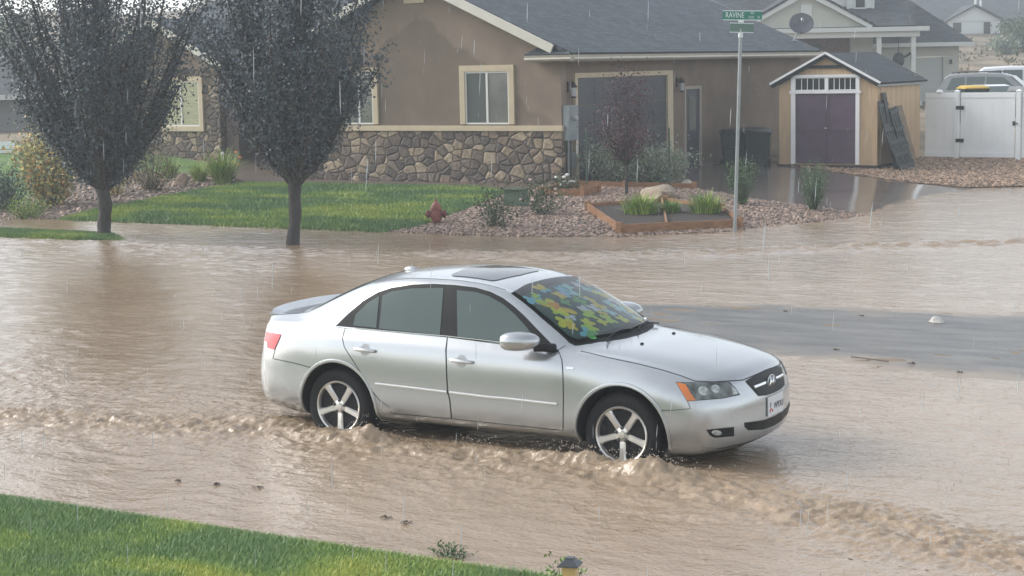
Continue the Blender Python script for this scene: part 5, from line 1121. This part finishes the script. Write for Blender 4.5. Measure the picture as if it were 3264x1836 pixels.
tuft('ornamental_grass', 'left clump of green ornamental grass in the front planter bed', (-15.35, 31.0, Z_(-15.35, 31)+.12), 460, .40, .95, g_lime+g_green, arch=.8, wd=.013, group='grasses in the planter bed')
tuft('ornamental_grass', 'small grass clump by the divider in the front planter bed', (-14.95, 31.5, Z_(-14.95, 31.5)+.12), 200, .27, .6, g_green, arch=.8, wd=.013, group='grasses in the planter bed')
tuft('ornamental_grass', 'right clump of green ornamental grass in the front planter bed', (-14.3, 31.75, Z_(-14.3, 31.75)+.12), 460, .40, .85, g_lime+g_green, arch=.8, wd=.013, group='grasses in the planter bed')
m_wpet = M('white_petal', (.7, .7, .68), .6)
shrub('flowering_plant', 'low plant with white blooms in the rear planter box', (-18.95, 34.6, Z_(-18.95, 34.6)+.12), .4, .25, .4, 500, g_rose, (.05, .03), cat='plant', stems=10, flowers=(m_wpet, 8, .05))
mb = MB(); u, v, z = -18.9, 32.2, Z_(-18.9, 32.2); mb.add([(u-.24, v-.2, z-.05), (u+.24, v-.2, z-.05), (u+.24, v+.2, z-.05), (u-.24, v+.2, z-.05), (u-.2, v-.16, z+.36), (u+.2, v-.16, z+.36), (u+.2, v+.16, z+.36), (u-.2, v+.16, z+.36)], [(0, 3, 2, 1), (4, 5, 6, 7), (0, 1, 5, 4), (1, 2, 6, 5), (2, 3, 7, 6), (3, 0, 4, 7)])
mb.box(u-.23, u+.23, v-.19, v+.19, z+.361, z+.40); o = mb.build('utility_box', M('utility_green', (.04, .075, .045), .5), bevel=.012); tag(o, 'squat dark green utility box between the two rose bushes', 'utility box')
mb = MB(); u, v = -30.55, 36.6; z = Z_(u, v); mb.tube([(u, v, z), (u, v, z+.45)], .012, 6); mb.lathe([(.02, z+.42), (.05, z+.46), (.04, z+.66), (.06, z+.68), (0, z+.74)], 10, (u, v, 0)); tag(mb.build('garden_light', M('white_plastic', (.7, .7, .68), .4), smooth=True, sharp=40), 'thin white garden light by the stone bay wall', 'garden light')

# ------------------------------------------------------------------ hydrant, street sign, solar light
m_hyd = M('faded_red_paint', (.20, .035, .045), .55, var=.35, scale=6, col2=(.26, .07, .065)); m_hyd2 = M('weathered_orange_paint', (.23, .075, .055), .6, var=.3, scale=6)
hyd = thing('fire_hydrant', 'faded red fire hydrant at the edge of the gravel', 'fire hydrant', (-18.95, 29.15, .03)); hyd.scale = (.86, .86, .98)
mb = MB(); mb.lathe([(.15, -.1), (.15, .03), (.118, .035), (.115, .36), (.135, .365), (.135, .40), (.118, .405)], 24); mb.build('barrel', m_hyd, hyd, smooth=True, sharp=35, world=False)
mb = MB(); mb.lathe([(.128, .405), (.128, .43), (.115, .435), (.105, .48), (.075, .525), (.035, .55), (.03, .555), (.03, .60), (0, .60)], 24); mb.build('bonnet', m_hyd2, hyd, smooth=True, sharp=35, world=False)
for q, nm in ((-1, 'outlet'), (1, 'outlet')):
    mb = MB(); mb.lathe([(.06, q*.09), (.062, q*.16), (.085, q*.165), (.085, q*.215), (.05, q*.22), (.03, q*.225), (.03, q*.26), (0, q*.26)], 16, (0, 0, .30), 'x'); o = mb.build(nm, m_hyd, hyd, smooth=True, sharp=35, world=False); o.rotation_euler = (0, 0, R(30))
mb = MB(); mb.lathe([(.075, -.08), (.078, -.15), (.105, -.155), (.105, -.20), (.06, -.205), (.03, -.21), (.03, -.24), (0, -.24)], 18, (0, 0, .28), 'y'); o = mb.build('outlet', m_hyd2, hyd, smooth=True, sharp=35, world=False); o.rotation_euler = (0, 0, R(30))
m_pole = M('galvanised_steel', (.30, .33, .34), .4, metal=.5, var=.08, scale=6); m_sgreen = M('sign_green', (.012, .17, .115), .4); m_swhite = M('sign_white', (.62, .68, .68), .4); m_sback = M('sign_green_worn', (.075, .16, .125), .5)
sg = thing('street_sign', 'street name sign RAVINE RD on a leaning grey pole at the corner', 'street sign', (-12.97, 30.1, 0)); sg.rotation_euler = (0, R(1.9), R(15))
mb = MB(); mb.tube([(0, 0, -.2), (0, 0, 3.66)], .032, 14); mb.tube([(0, 0, 2.62), (0, 0, 2.66)], .038, 14); mb.build('pole', m_pole, sg, smooth=True, sharp=40, world=False)
mb = MB(); mb.lathe([(.036, 3.64), (.045, 3.66), (.04, 3.73), (.02, 3.735)], 12); mb.box(-.012, .012, -.05, .05, 3.72, 3.80); mb.box(-.05, .05, -.012, .012, 3.915, 3.96); mb.build('bracket', m_swhite, sg, world=False)
def blade(name, zc, h, w_, rz, mat, words):
    e = bpy.data.objects.new(name, None); me = MB().box(-w_/2, w_/2, -.003, .003, -h/2, h/2); o = me.build(name, mat, sg, world=False); o.location = (.02, 0, zc); o.rotation_euler = (0, 0, rz); bpy.data.objects.remove(e)
    mb = MB(); mb.box(-w_/2, w_/2, -.0055, .0055, h/2, h/2+.014); mb.box(-w_/2, w_/2, -.0055, .0055, -h/2-.014, -h/2); mb.build('sign_border', m_swhite, o, world=False)
    RS = Matrix(((1, 0, 0, 0), (0, 0, -1, 0), (0, 1, 0, 0), (0, 0, 0, 1)))
    for s, size, x, z, sx in words: text(s, size, (x, -.004, z), RS, m_swhite if mat is m_sgreen else m_sback2, 'lettering', o, .0008, sx=sx)
    return o
m_sback2 = M('sign_letter_worn', (.13, .22, .19), .5)
blade('name_plate', 4.045, .150, .72, 0, m_sgreen, [('RAVINE', .142, -.135, 0, .72), ('RD', .055, .185, .042, .9), ('5250', .058, .165, -.035, .9), ('N', .058, .30, -.033, 1)])
blade('name_plate', 3.82, .150, .72, R(62), m_sback, [])  # lower blade, a paler and greyer green than the upper one
sol = thing('solar_light', 'square solar path light with dark peaked cap and yellow glass at the lawn edge', 'path light', (-4.90, 8.90, .0), rz=R(12))
m_capd = M('solar_cap', (.045, .052, .06), .35, var=.1, scale=4); m_ylw = M('amber_glass', (.50, .38, .16), .35, var=.15, scale=4)
mb = MB(); q = lambda r_, z: [(-r_, -r_, z), (r_, -r_, z), (r_, r_, z), (-r_, r_, z)]
mb.add(q(.062, .275)+q(.063, .281)+q(.027, .314)+q(.025, .325), [(3, 2, 1, 0), (12, 13, 14, 15)]+[(4*i+j, 4*i+(j+1) % 4, 4*i+4+(j+1) % 4, 4*i+4+j) for i in range(3) for j in range(4)]); mb.build('cap', m_capd, sol, world=False, bevel=.003)
mb = MB(); mb.add(q(.030, .07)+q(.041, .275), [(3, 2, 1, 0), (4, 5, 6, 7)]+[(j, (j+1) % 4, 4+(j+1) % 4, 4+j) for j in range(4)]); mb.build('lamp_glass', m_ylw, sol, world=False)
mb = MB(); mb.box(-.03, .03, -.03, .03, .04, .07); mb.tube([(0, 0, .05), (0, 0, -.2)], .008, 6); mb.build('ground_stake', m_capd, sol, world=False)
shrub('weed', 'wispy dark weed sprouting from the right end of the near lawn', (-6.05, 9.38, .02), .16, .08, .13, 380, g_dark, (.035, .012), cat='plant', stems=12, dens=.5, base=.1)
shrub('weed', 'pale green weed beside the grey rock at the lawn end', (-5.0, 9.02, .0), .14, .2, .28, 260, g_green, (.04, .015), cat='plant', stems=12, dens=.5, base=.1)
# bits carried by the flood
m_leafb = M('wet_debris', (.09, .065, .045), .6)
for i, (u, v, s) in enumerate(((-9.05, 10.15, .022), (-8.7, 10.2, .025), (-8.35, 10.25, .028), (-6.95, 9.95, .03), (-6.75, 9.9, .035), (-5.6, 17.6, .03), (-7.2, 20.6, .035), (-6.6, 18.1, .025), (-4.6, 19.0, .035), (-5.0, 17.3, .03), (-8.2, 20.6, .03), (-4.3, 20.9, .035))):
    mb = MB(); rr = random.Random(i)
    for k in range(6): x, y = rr.uniform(-s, s), rr.uniform(-s, s)*.6; mb.tube([(x-s*.5, y, .004), (x, y+rr.uniform(-.02, .02), .010+.006*rr.random()), (x+s*.5, y+rr.uniform(-.02, .02), .004)], .004, 5)
    zz = float(water_z(np.array([u]), np.array([v]))[0][0]) if v < 14 else max(gz1(u, v), W0)
    o = mb.build('debris', m_leafb); o.location = (u, v, zz+.004); tag(o, 'small clump of dark twigs and bark floating on the brown water' if v < 14 else 'small dark bark scrap stranded on the wet asphalt', 'debris', 'floating bark scraps' if v < 14 else 'stranded bark scraps')
mb = MB(); mb.tube([(-6.3, 17.72, .078), (-6.05, 17.65, .08), (-5.85, 17.60, .078)], .007, 5); tag(mb.build('twig', m_leafb), 'thin straight twig lying on the asphalt edge in front of the car', 'twig')

# ------------------------------------------------------------------ the cream house beyond the fence (built square to its own front)
def at(lat, dep): u, v = LD(lat, dep); return u, v
m_cream = M('cream_siding', (.44, .44, .38), .6, var=.04, scale=2); m_lap = M('white_lap_siding', (.62, .63, .60), .55, stretch=(.2, .2, 26), var=.12, scale=1.0); m_cwhite = M('white_paint', (.56, .57, .54), .5); m_brick = M('red_brown_brick', (.14, .075, .06), .8, var=.25, scale=9); m_roof2 = shingle_mat('grey_shingles', (.062, .07, .078), .16, .4); m_gd2 = M('pale_garage_door', (.40, .42, .39), .5, stretch=(.2, .2, 2.2), var=.05, scale=1)
X0, Y0 = at(15, 80)
h2 = thing('cream_house', 'cream house with gabled porch, white columns and attached garage beyond the fence', 'house', (X0, Y0, 1.0), rz=TH)
H2 = lambda lat: lat-15
zz = lambda z: z-1.0
def hb(name, mat, boxes, parent=h2, bevel=0):
    mb = MB()
    for x0, x1, y0, y1, z0, z1 in boxes: mb.box(H2(x0), H2(x1), y0, y1, zz(z0), zz(z1))
    return mb.build(name, mat, parent, world=False, bevel=bevel)
hb('brick_wall', m_brick, [(8, 15.68, 1.2, 1.6, .9, 4.2)])
hb('wall', m_cream, [(15.69, 16.7, 1.0, 1.5, .9, 4.3), (16.72, 20.9, 2.0, 2.3, 3.21, 3.75), (16.72, 18.1, 2.0, 2.3, .9, 3.2), (20.18, 20.9, 2.0, 2.3, 1.75, 3.2), (20.65, 20.9, 2.31, 10, .9, 3.7), (8, 20.6, 9.7, 10, .9, 3.7)])
hb('brick_skirt', m_brick, [(20.18, 20.93, 1.96, 2.3, .9, 1.745)])
hb('garage_door', m_gd2, [(18.11, 20.17, 2.1, 2.2, .9, 3.19)])
hb('porch_beam', m_cwhite, [(9.5, 18.3, -1.4, -1.0, 4.12, 4.36), (9.5, 18.68, -1.62, -.9, 4.362, 4.56), (18.0, 18.3, -.99, 1.2, 4.12, 4.36)], bevel=.01)
for x in (16.52, 18.05): hb('column', m_cwhite, [(x-.1, x+.1, -1.3, -1.1, .9, 4.118)], bevel=.01)
hb('porch_floor', m_cwhite, [(9.5, 18.4, -1.5, 1.0, .85, 1.25)])
mb = MB(); gx0, gx1, gz0, gzp, gxc = 10.5, 16.05, 4.6, 6.10, 13.27
mb.prism([(gx0, gz0), (gx1, gz0), (gxc, gzp)], lambda x, z: (H2(x), -1.1, zz(z)), lambda x, z: (H2(x), -.9, zz(z))); mb.build('pediment', m_cream, h2, world=False)
hb('gable_vent', m_cwhite, [(13.05, 13.55, -1.16, -1.1, 5.1, 5.62)])
mb = MB()
for a in (gx0-.15, gx1+.15): mb.bar((H2(a), -1.3, zz(gz0)), (H2(gxc), -1.3, zz(gzp+.06)), .12, .26)
mb.build('rake_board', m_cwhite, h2, world=False)
def rp2(name, P, parent): return roofplane(name, [(H2(x), y, zz(z)) for x, y, z in P], m_roof2, parent, .1, False)
r2 = rp2('roof', [(7, -.8, 4.58), (18.3, -.8, 4.58), (18.3, 6, 7.9), (7, 6, 7.9)], h2)
rp2('porch_gable_roof', [(gx1+.3, -1.4, 4.62), (gx1+.3, 4, 4.62), (gxc, 4, 6.32), (gxc, -1.4, 6.32)], r2); rp2('porch_gable_roof', [(gx0-.3, 4, 4.62), (gx0-.3, -1.4, 4.62), (gxc, -1.4, 6.32), (gxc, 4, 6.32)], r2)
rp2('garage_roof', [(16.2, 1.4, 3.82), (21.4, 1.4, 3.82), (19.2, 6, 6.1), (16.2, 6, 6.1)], r2); rp2('garage_roof', [(21.4, 1.4, 3.82), (21.4, 10.4, 3.82), (19.2, 8.2, 6.1), (19.2, 6, 6.1)], r2)
mb = MB(); mb.box(H2(16.5), H2(21.45), 1.28, 1.42, zz(3.68), zz(3.86)); mb.build('gutter', m_cwhite, r2, world=False)
dm = hb('dormer', m_lap, [(15.5, 16.72, .9, 4.5, 5.12, 6.6)]); hb('window_pane', m_dkglass, [(15.88, 16.3, .86, .9, 5.50, 6.1)], dm); hb('dormer_trim', m_cwhite, [(15.48, 15.62, .86, .899, 5.1, 6.6), (16.6, 16.74, .86, .899, 5.1, 6.6), (15.62, 16.6, .86, .899, 5.1, 5.2), (15.8, 15.879, .84, .899, 5.42, 6.1), (16.301, 16.38, .84, .899, 5.42, 6.1), (15.88, 16.3, .84, .899, 5.42, 5.499)], dm)
mb = MB(); mb.prism([(13.2, 4.9), (15.49, 4.9), (15.49, 6.6), (13.2, 6.6)], lambda x, z: (H2(x), 1.1, zz(z)), lambda x, z: (H2(x), 3, zz(z))); mb.build('upper_gable', m_lap, h2, world=False)
hb('wall_lantern', m_lampb, [(20.47, 20.56, 1.86, 1.96, 2.86, 3.06)])
hb('window', m_dkglass, [(9.0, 10.6, 1.15, 1.2, 2.0, 3.6)]); hb('window', m_dkglass, [(13.6, 14.4, 1.15, 1.2, 3.5, 3.9)])
hang = thing('hanging_plant', 'dark hanging plant and feeder under the cream house porch', 'plant', (*at(17.4, 78.8), 3.1)); mb = MB(); mb.ell((0, 0, 0), (.28, .25, .35), 10, 7); mb.tube([(0, 0, .3), (0, 0, 1.05)], .015, 5); mb.tube([(.1, 0, .05), (.45, 0, .22), (.55, 0, .3)], .06, 6); mb.build('basket', m_bin, hang, world=False)
# far white house on the hill
X1, Y1 = at(39.5, 150); h3 = thing('white_house', 'small white gabled house far away on the hill at the upper right', 'house', (X1, Y1, 4.6), rz=TH)
def h3b(name, mat, bx, parent=h3):
    mb = MB()
    for x0, x1, y0, y1, z0, z1 in bx: mb.box(x0-39.5, x1-39.5, y0, y1, z0-4.6, z1-4.6)
    return mb.build(name, mat, parent, world=False)
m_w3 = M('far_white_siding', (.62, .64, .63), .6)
mb = MB(); mb.prism([(37.3, 4.3), (41.7, 4.3), (41.7, 6.2), (39.55, 7.3), (37.3, 6.2)], lambda x, z: (x-39.5, 0, z-4.6), lambda x, z: (x-39.5, .3, z-4.6)); mb.build('gable_wall', m_w3, h3, world=False)
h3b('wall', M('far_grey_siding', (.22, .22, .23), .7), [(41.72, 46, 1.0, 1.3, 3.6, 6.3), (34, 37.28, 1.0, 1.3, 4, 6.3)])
[h3b('window', m_dkglass, [q]) for q in ((40.3, 40.85, -.05, 0, 4.9, 6.0), (37.7, 38.4, -.05, 0, 5.2, 6.0), (43, 43.8, .95, 1.0, 4.9, 5.9))]; h3b('band', m_cwhite, [(37.2, 41.8, -.06, -.001, 6.08, 6.2), (40.15, 40.29, -.05, -.001, 4.8, 6.07), (40.86, 41, -.05, -.001, 4.8, 6.07)])
rf3 = lambda nm, P, p: roofplane(nm, [(x-39.5, y, z-4.6) for x, y, z in P], m_roof2, p, .12, False)
r3 = rf3('roof', [(33.5, .6, 6.2), (47.5, .6, 6.2), (47.5, 6, 8.1), (33.5, 6, 8.1)], h3)
rf3('gable_roof', [(42.2, -.4, 6.05), (42.2, 4, 6.05), (39.55, 4, 7.45), (39.55, -.4, 7.45)], r3); rf3('gable_roof', [(36.9, 4, 6.05), (36.9, -.4, 6.05), (39.55, -.4, 7.45), (39.55, 4, 7.45)], r3)
mb = MB(); mb.lathe([(.12, 2.6), (.12, 3.7)], 10, (.5, 1.5, 0)); mb.lathe([(.10, 2.6), (.10, 3.3)], 10, (1.2, 2.5, 0)); mb.build('vent_pipe', m_w3, r3, world=False)
# neighbour at the far left
X4, Y4 = at(-22, 70); h4 = thing('grey_house', 'grey neighbour house with pale roof edge, partly hidden by trees at the far left', 'house', (X4, Y4, .3), rz=TH)
m_g4 = M('grey_siding', (.20, .20, .20), .7, var=.1, scale=2)
MB().box(-6, 3.6, 0, 8, -.3, 2.1).build('wall', m_g4, h4, world=False); mb = MB(); mb.box(-1.5, 1.2, -.06, -.001, .1, 1.5); mb.build('window', m_dkglass, h4, world=False)
r4 = roofplane('roof', [(-6.5, -.6, 2.1), (4.2, -.6, 2.1), (2.5, 4, 4.0), (-6.5, 4, 4.0)], m_roof2, h4, .1, False); mb = MB(); mb.box(-6.5, 4.2, -.72, -.6, 1.95, 2.15); mb.build('gutter', m_cwhite, r4, world=False)
X5, Y5 = at(-15.9, 54); mb = MB(); mb.box(-3, .75, 0, .05, 0, .22); mb.box(-3, .75, .05, .10, -.35, -.05); o = mb.build('white_rail', m_fv); o.location = (X5, Y5, .98); o.rotation_euler = (0, 0, TH); tag(o, 'white horizontal rail beside the lawn at the far left edge', 'rail')
# ------------------------------------------------------------------ vehicles behind the fence
m_suvp = M('champagne_paint', (.22, .225, .22), .28, metal=.5, coat=.6); m_whp = M('white_car_paint', (.66, .68, .70), .25, coat=.7); m_dkp = M('dark_car_paint', (.025, .03, .034), .3, coat=.6)
def vehicle(name, label, lat, dep, yaw, z, paint, prof, W, belt, wins, cat='suv', rack=False, wheels=(.9, 3.6), wr=.36):
    t = thing(name, label, cat, (*at(lat, dep), z), rz=TH+yaw); mb = MB(); n_ = len(prof); vs = []; fs = []
    ys = [(-W/2, 1, 0), (-W/2*.97, 1, .03), (0, 1.0, .05), (W/2*.97, 1, .03), (W/2, 1, 0)]
    for x, zt, inset in prof:      # lower body to the belt, then the cabin leaning in
        zb_ = .28
        hw = W/2-inset*.35
        vs += [(x, -W/2+.06, zb_), (x, -W/2, .62), (x, -W/2+.015, min(zt, belt)), (x, -hw, max(min(zt, belt)+.001, zt-.06)), (x, -hw+.12, zt), (x, hw-.12, zt), (x, hw, max(min(zt, belt)+.001, zt-.06)), (x, W/2-.015, min(zt, belt)), (x, W/2, .62), (x, W/2-.06, zb_)]
    for i in range(n_-1): fs += [(i*10+j, i*10+(j+1) % 10, (i+1)*10+(j+1) % 10, (i+1)*10+j) for j in range(10)]
    fs += [tuple(range(10)), tuple((n_-1)*10+j for j in range(10))]
    mb.add(vs, fs); mb.build('body', paint, t, smooth=True, sharp=32, world=False)
    for q in wins:       # window outlines (x, z) on both sides or cross windows between two profile points
        if q[0] == 'side':
            for s in (-1, 1):
                mb = MB(); P = q[1]; ins = lambda z: W/2-.015-max(0, z-belt)/max(.01, max(p[1] for p in prof)-.06-belt)*q[2]+.012
                mb.prism(P, lambda x, z: (x, s*ins(z), z), lambda x, z: (x, s*(ins(z)-.03), z)); mb.build('side_window', m_sideglass, t, world=False)
        else:
            (xa, za), (xb, zb_), wa, wb = q[1:]; nn = Vector((-(zb_-za), 0, xb-xa)).normalized()*.02
            if nn.z < 0: nn = -nn
            vs = [Vector((xa, -wa, za))+nn, Vector((xa, wa, za))+nn, Vector((xb, wb, zb_))+nn, Vector((xb, -wb, zb_))+nn]; mb = MB(); mb.add(vs+[v-nn*2 for v in vs], [(0, 1, 2, 3), (7, 6, 5, 4), (0, 4, 5, 1), (1, 5, 6, 2), (2, 6, 7, 3), (3, 7, 4, 0)]); mb.build('windscreen' , m_sideglass, t, world=False)
    if rack:
        for s in (-1, 1): mb = MB(); mb.tube([(rack[0], s*W*.36, rack[2]), (rack[0]+.1, s*W*.36, rack[2]+.06), (rack[1]-.1, s*W*.36, rack[2]+.06), (rack[1], s*W*.36, rack[2])], .018, 6); mb.build('roof_rail', m_lampb, t, world=False)
    for x in wheels:
        for s in (-1, 1): MB().lathe([(.0, s*(W/2-.2)), (wr, s*(W/2-.2)), (wr, s*(W/2-.02)), (wr*.6, s*(W/2+.005)), (0, s*(W/2))], 24, (x, 0, wr), 'y').build('wheel', m_tyre, t, world=False)
    return t
SUVP = [(0, .95, 0), (.02, 1.05, 0), (.30, 1.62, .5), (.5, 1.76, .62), (1.6, 1.80, .62), (2.6, 1.76, .62), (2.95, 1.66, .6), (3.6, 1.12, .15), (3.7, 1.06, 0), (4.5, .98, 0), (4.68, .85, 0), (4.72, .6, 0)]
sw = [('side', [(.42, 1.12), (.62, 1.6), (1.15, 1.64), (1.15, 1.12)], .2), ('side', [(1.22, 1.12), (1.22, 1.64), (1.95, 1.64), (1.95, 1.12)], .2), ('side', [(2.02, 1.12), (2.02, 1.64), (2.72, 1.6), (3.25, 1.12)], .2), ('x', (3.58, 1.13), (2.98, 1.65), .74, .6), ('x', (.04, 1.08), (.29, 1.6), .74, .62)]
vehicle('suv', 'champagne silver four-wheel drive with roof rails parked behind the white gate', 16.25, 66.5, R(-24), .97, m_suvp, SUVP, 1.84, 1.06, sw, rack=(.6, 2.6, 1.78)).scale = (.9, .9, .9)
vehicle('suv', 'white four-wheel drive at the far right behind the silver one', 18.6, 71, R(-14), 1.0, m_whp, SUVP, 1.84, 1.06, sw)
CARP = [(0, .8, 0), (.05, .95, 0), (.9, 1.0, .05), (1.35, 1.36, .5), (2.2, 1.42, .55), (2.7, 1.36, .5), (3.4, .95, .1), (4.3, .84, 0), (4.45, .6, 0)]
vehicle('car', 'low white car facing the street just behind the fence gate', 16.15, 62.5, R(-83), .93, m_whp, [(x, zt*.92, i) for x, zt, i in CARP], 1.74, .84, [('side', [(1.15, .9), (1.45, 1.2), (2.6, 1.2), (3.1, .9)], .2), ('x', (3.38, .89), (2.74, 1.24), .66, .54), ('x', (.92, .94), (1.33, 1.24), .66, .54)], cat='car', wr=.32)
vehicle('pickup_truck', 'dark pickup truck with a black covered bed at the right behind the gate', 16.35, 56.5, R(10), .93, m_dkp, [(0, 1.1, 0), (.05, 1.28, .05), (1.7, 1.30, .08), (1.9, 1.32, .2), (2.4, 1.36, .3), (3.2, 1.2, .2), (3.4, 1.05, 0), (4.8, .98, 0), (4.9, .6, 0)], 1.86, 1.02, [], cat='truck')
vehicle('car', 'tiny dark car parked below the far white house', 40.3, 140, R(8), 3.75, m_dkp, CARP, 1.7, .92, [('side', [(1.15, .98), (1.45, 1.3), (2.6, 1.3), (3.1, .98)], .2)], cat='car', wr=.32)
m_yl = M('yellow_lid', (.55, .36, .03), .45)
bin_((*at(15.25, 58.0), .98), TH+R(3), 'black recycling bin with a bright yellow lid in front of the cream garage', m_bin, m_yl, None, 1.18)
# ------------------------------------------------------------------ brush and trees on the hill
for i, (lat, dep_, rx, h, lb) in enumerate(((37.3, 128, 1.9, 2.7, 'large round green bush at the right edge below the far house'), (35.3, 126, 1.0, 1.3, 'grey green bush on the slope left of the large round bush'), (42.5, 146, 1.6, 2.2, 'dark green tree against the far white house'))):
    u, v = at(lat, dep_); shrub('hill_bush', lb, (u, v, Z_(u, v)), rx, rx, h, 2600, g_bush if i != 1 else g_sage, (.22, .12), stems=30, base=.05)
u = rng.uniform(-30, 52, 1500); d_ = rng.uniform(70, 300, 1500); keep = (u/d_ > .20) | (u/d_ < .05); u, d_ = u[keep], d_[keep]
cs = []; 
for a, b_ in zip(u, d_):
    x, y = at(a, b_); z = gz1(x, y); s = rng.uniform(.25, .6)*(1+b_/250); k = 26
    p = rng.normal(size=(k, 3))*np.array([s*.6, s*.6, s*.3]); p[:, 2] = np.abs(p[:, 2]); cs.append(p+np.array([x, y, z]))
o = leaf_mesh('dry_brush', np.concatenate(cs), .30, .14, g_dry+g_bush[:1], None, -.4, world=True); tag(o, kind='stuff')
for i, (lat, dep_, rx, h, lb) in enumerate(((-27, 90, 2.4, 4.6, 'dim grey green tree far behind the left street tree'), (-23, 100, 2.2, 4.8, 'second dim tree behind the left street tree, nearer the stone bay'), (-31, 110, 3, 5.2, 'dim round tree at the far left below the pale sky'))):
    u_, v_ = at(lat, dep_); shrub('far_tree', lb, (u_, v_, Z_(u_, v_)), rx, rx, h, 2600, g_bush, (.3, .17), cat='tree', stems=40, base=.1)

N = 7000; uu = rng.uniform(-24, 3, N); vv = rng.uniform(9.2, 27, N); hot = rng.random(N) < .12; k_ = rng.integers(0, 4, N)
hx = np.array([-8.45, -5.75, -6.4, -7.4])[k_]; uu = np.where(hot, hx+rng.normal(0, .28, N), uu); vv = np.where(hot, 11.82+rng.normal(0, .10, N), vv)
zz_ = np.maximum(water_z(uu, vv)[0], gz(uu, vv)); L = np.where(hot, rng.uniform(.004, .012, N), rng.uniform(.006, .022, N)); rr = np.where(hot, L*.45, rng.uniform(.0018, .0036, N)); zz_ = zz_+np.where(hot, rng.random(N)**2*.10, 0)
V = []
for s, q in ((0, 1), (.5, .9), (1, .15)):
    for j in range(4): a = math.pi/2*j; V.append(np.stack([uu+rr*q*math.cos(a), vv+rr*q*math.sin(a), zz_+L*s], 1))
V = np.stack(V, 1).reshape(-1, 3); k = np.arange(N)*12
F = np.concatenate([np.stack([k+4*i+j, k+4*i+(j+1) % 4, k+4*i+4+(j+1) % 4, k+4*i+4+j], 1) for i in range(2) for j in range(4)])
o = np_mesh('rain_splash', V, F, M('splash_drop', (.40, .33, .26), .2), smooth=True); tag(o, kind='stuff')
# ------------------------------------------------------------------ rain and the rain-filled air
N = 700; d_ = 4+38*rng.random(N)**1.5; lt = (rng.random(N)-.5)*.72*d_; hz_ = 3.2+(rng.random(N)*.42-.30)*d_
hz_ = np.where(hz_ < .15, .15+rng.random(N)*3, hz_)
Pu, Pv = lt*CT-d_*ST, lt*ST+d_*CT; L = rng.uniform(.035, .10, N); rr = rng.uniform(.0008, .0014, N); tl = rng.normal(.06, .03, N)
V = []
for k, (s, q) in enumerate(((0, .05), (.3, 1), (.75, .8), (1, .05))):
    for j in range(4):
        a = math.pi/2*j; V.append(np.stack([Pu+tl*L*s+rr*q*math.cos(a), Pv+rr*q*math.sin(a), hz_+L*s], 1))
V = np.stack(V, 1).reshape(-1, 3); k = np.arange(N)*16
F = np.concatenate([np.stack([k+4*i+j, k+4*i+(j+1) % 4, k+4*i+4+(j+1) % 4, k+4*i+4+j], 1) for i in range(3) for j in range(4)])
m_rain = M('rain_drop', (.50, .55, .57), .25, spec=.4)
o = np_mesh('rain', V, F, m_rain, smooth=True); tag(o, kind='stuff')
mh = bpy.data.materials.new('rain_haze'); mh.use_nodes = True; n, l = mh.node_tree.nodes, mh.node_tree.links; n.remove(n['Principled BSDF'])
pv = n.new('ShaderNodeVolumePrincipled'); pv.inputs['Color'].default_value = (.84, .93, 1.0, 1); pv.inputs['Density'].default_value = .0016; pv.inputs['Anisotropy'].default_value = .1
l.new(pv.outputs[0], n['Material Output'].inputs['Volume'])
mb = MB(); mb.box(-330, 160, -70, 390, -2.5, 28); o = mb.build('haze', mh); tag(o, kind='stuff')
o.display_type = 'WIRE'
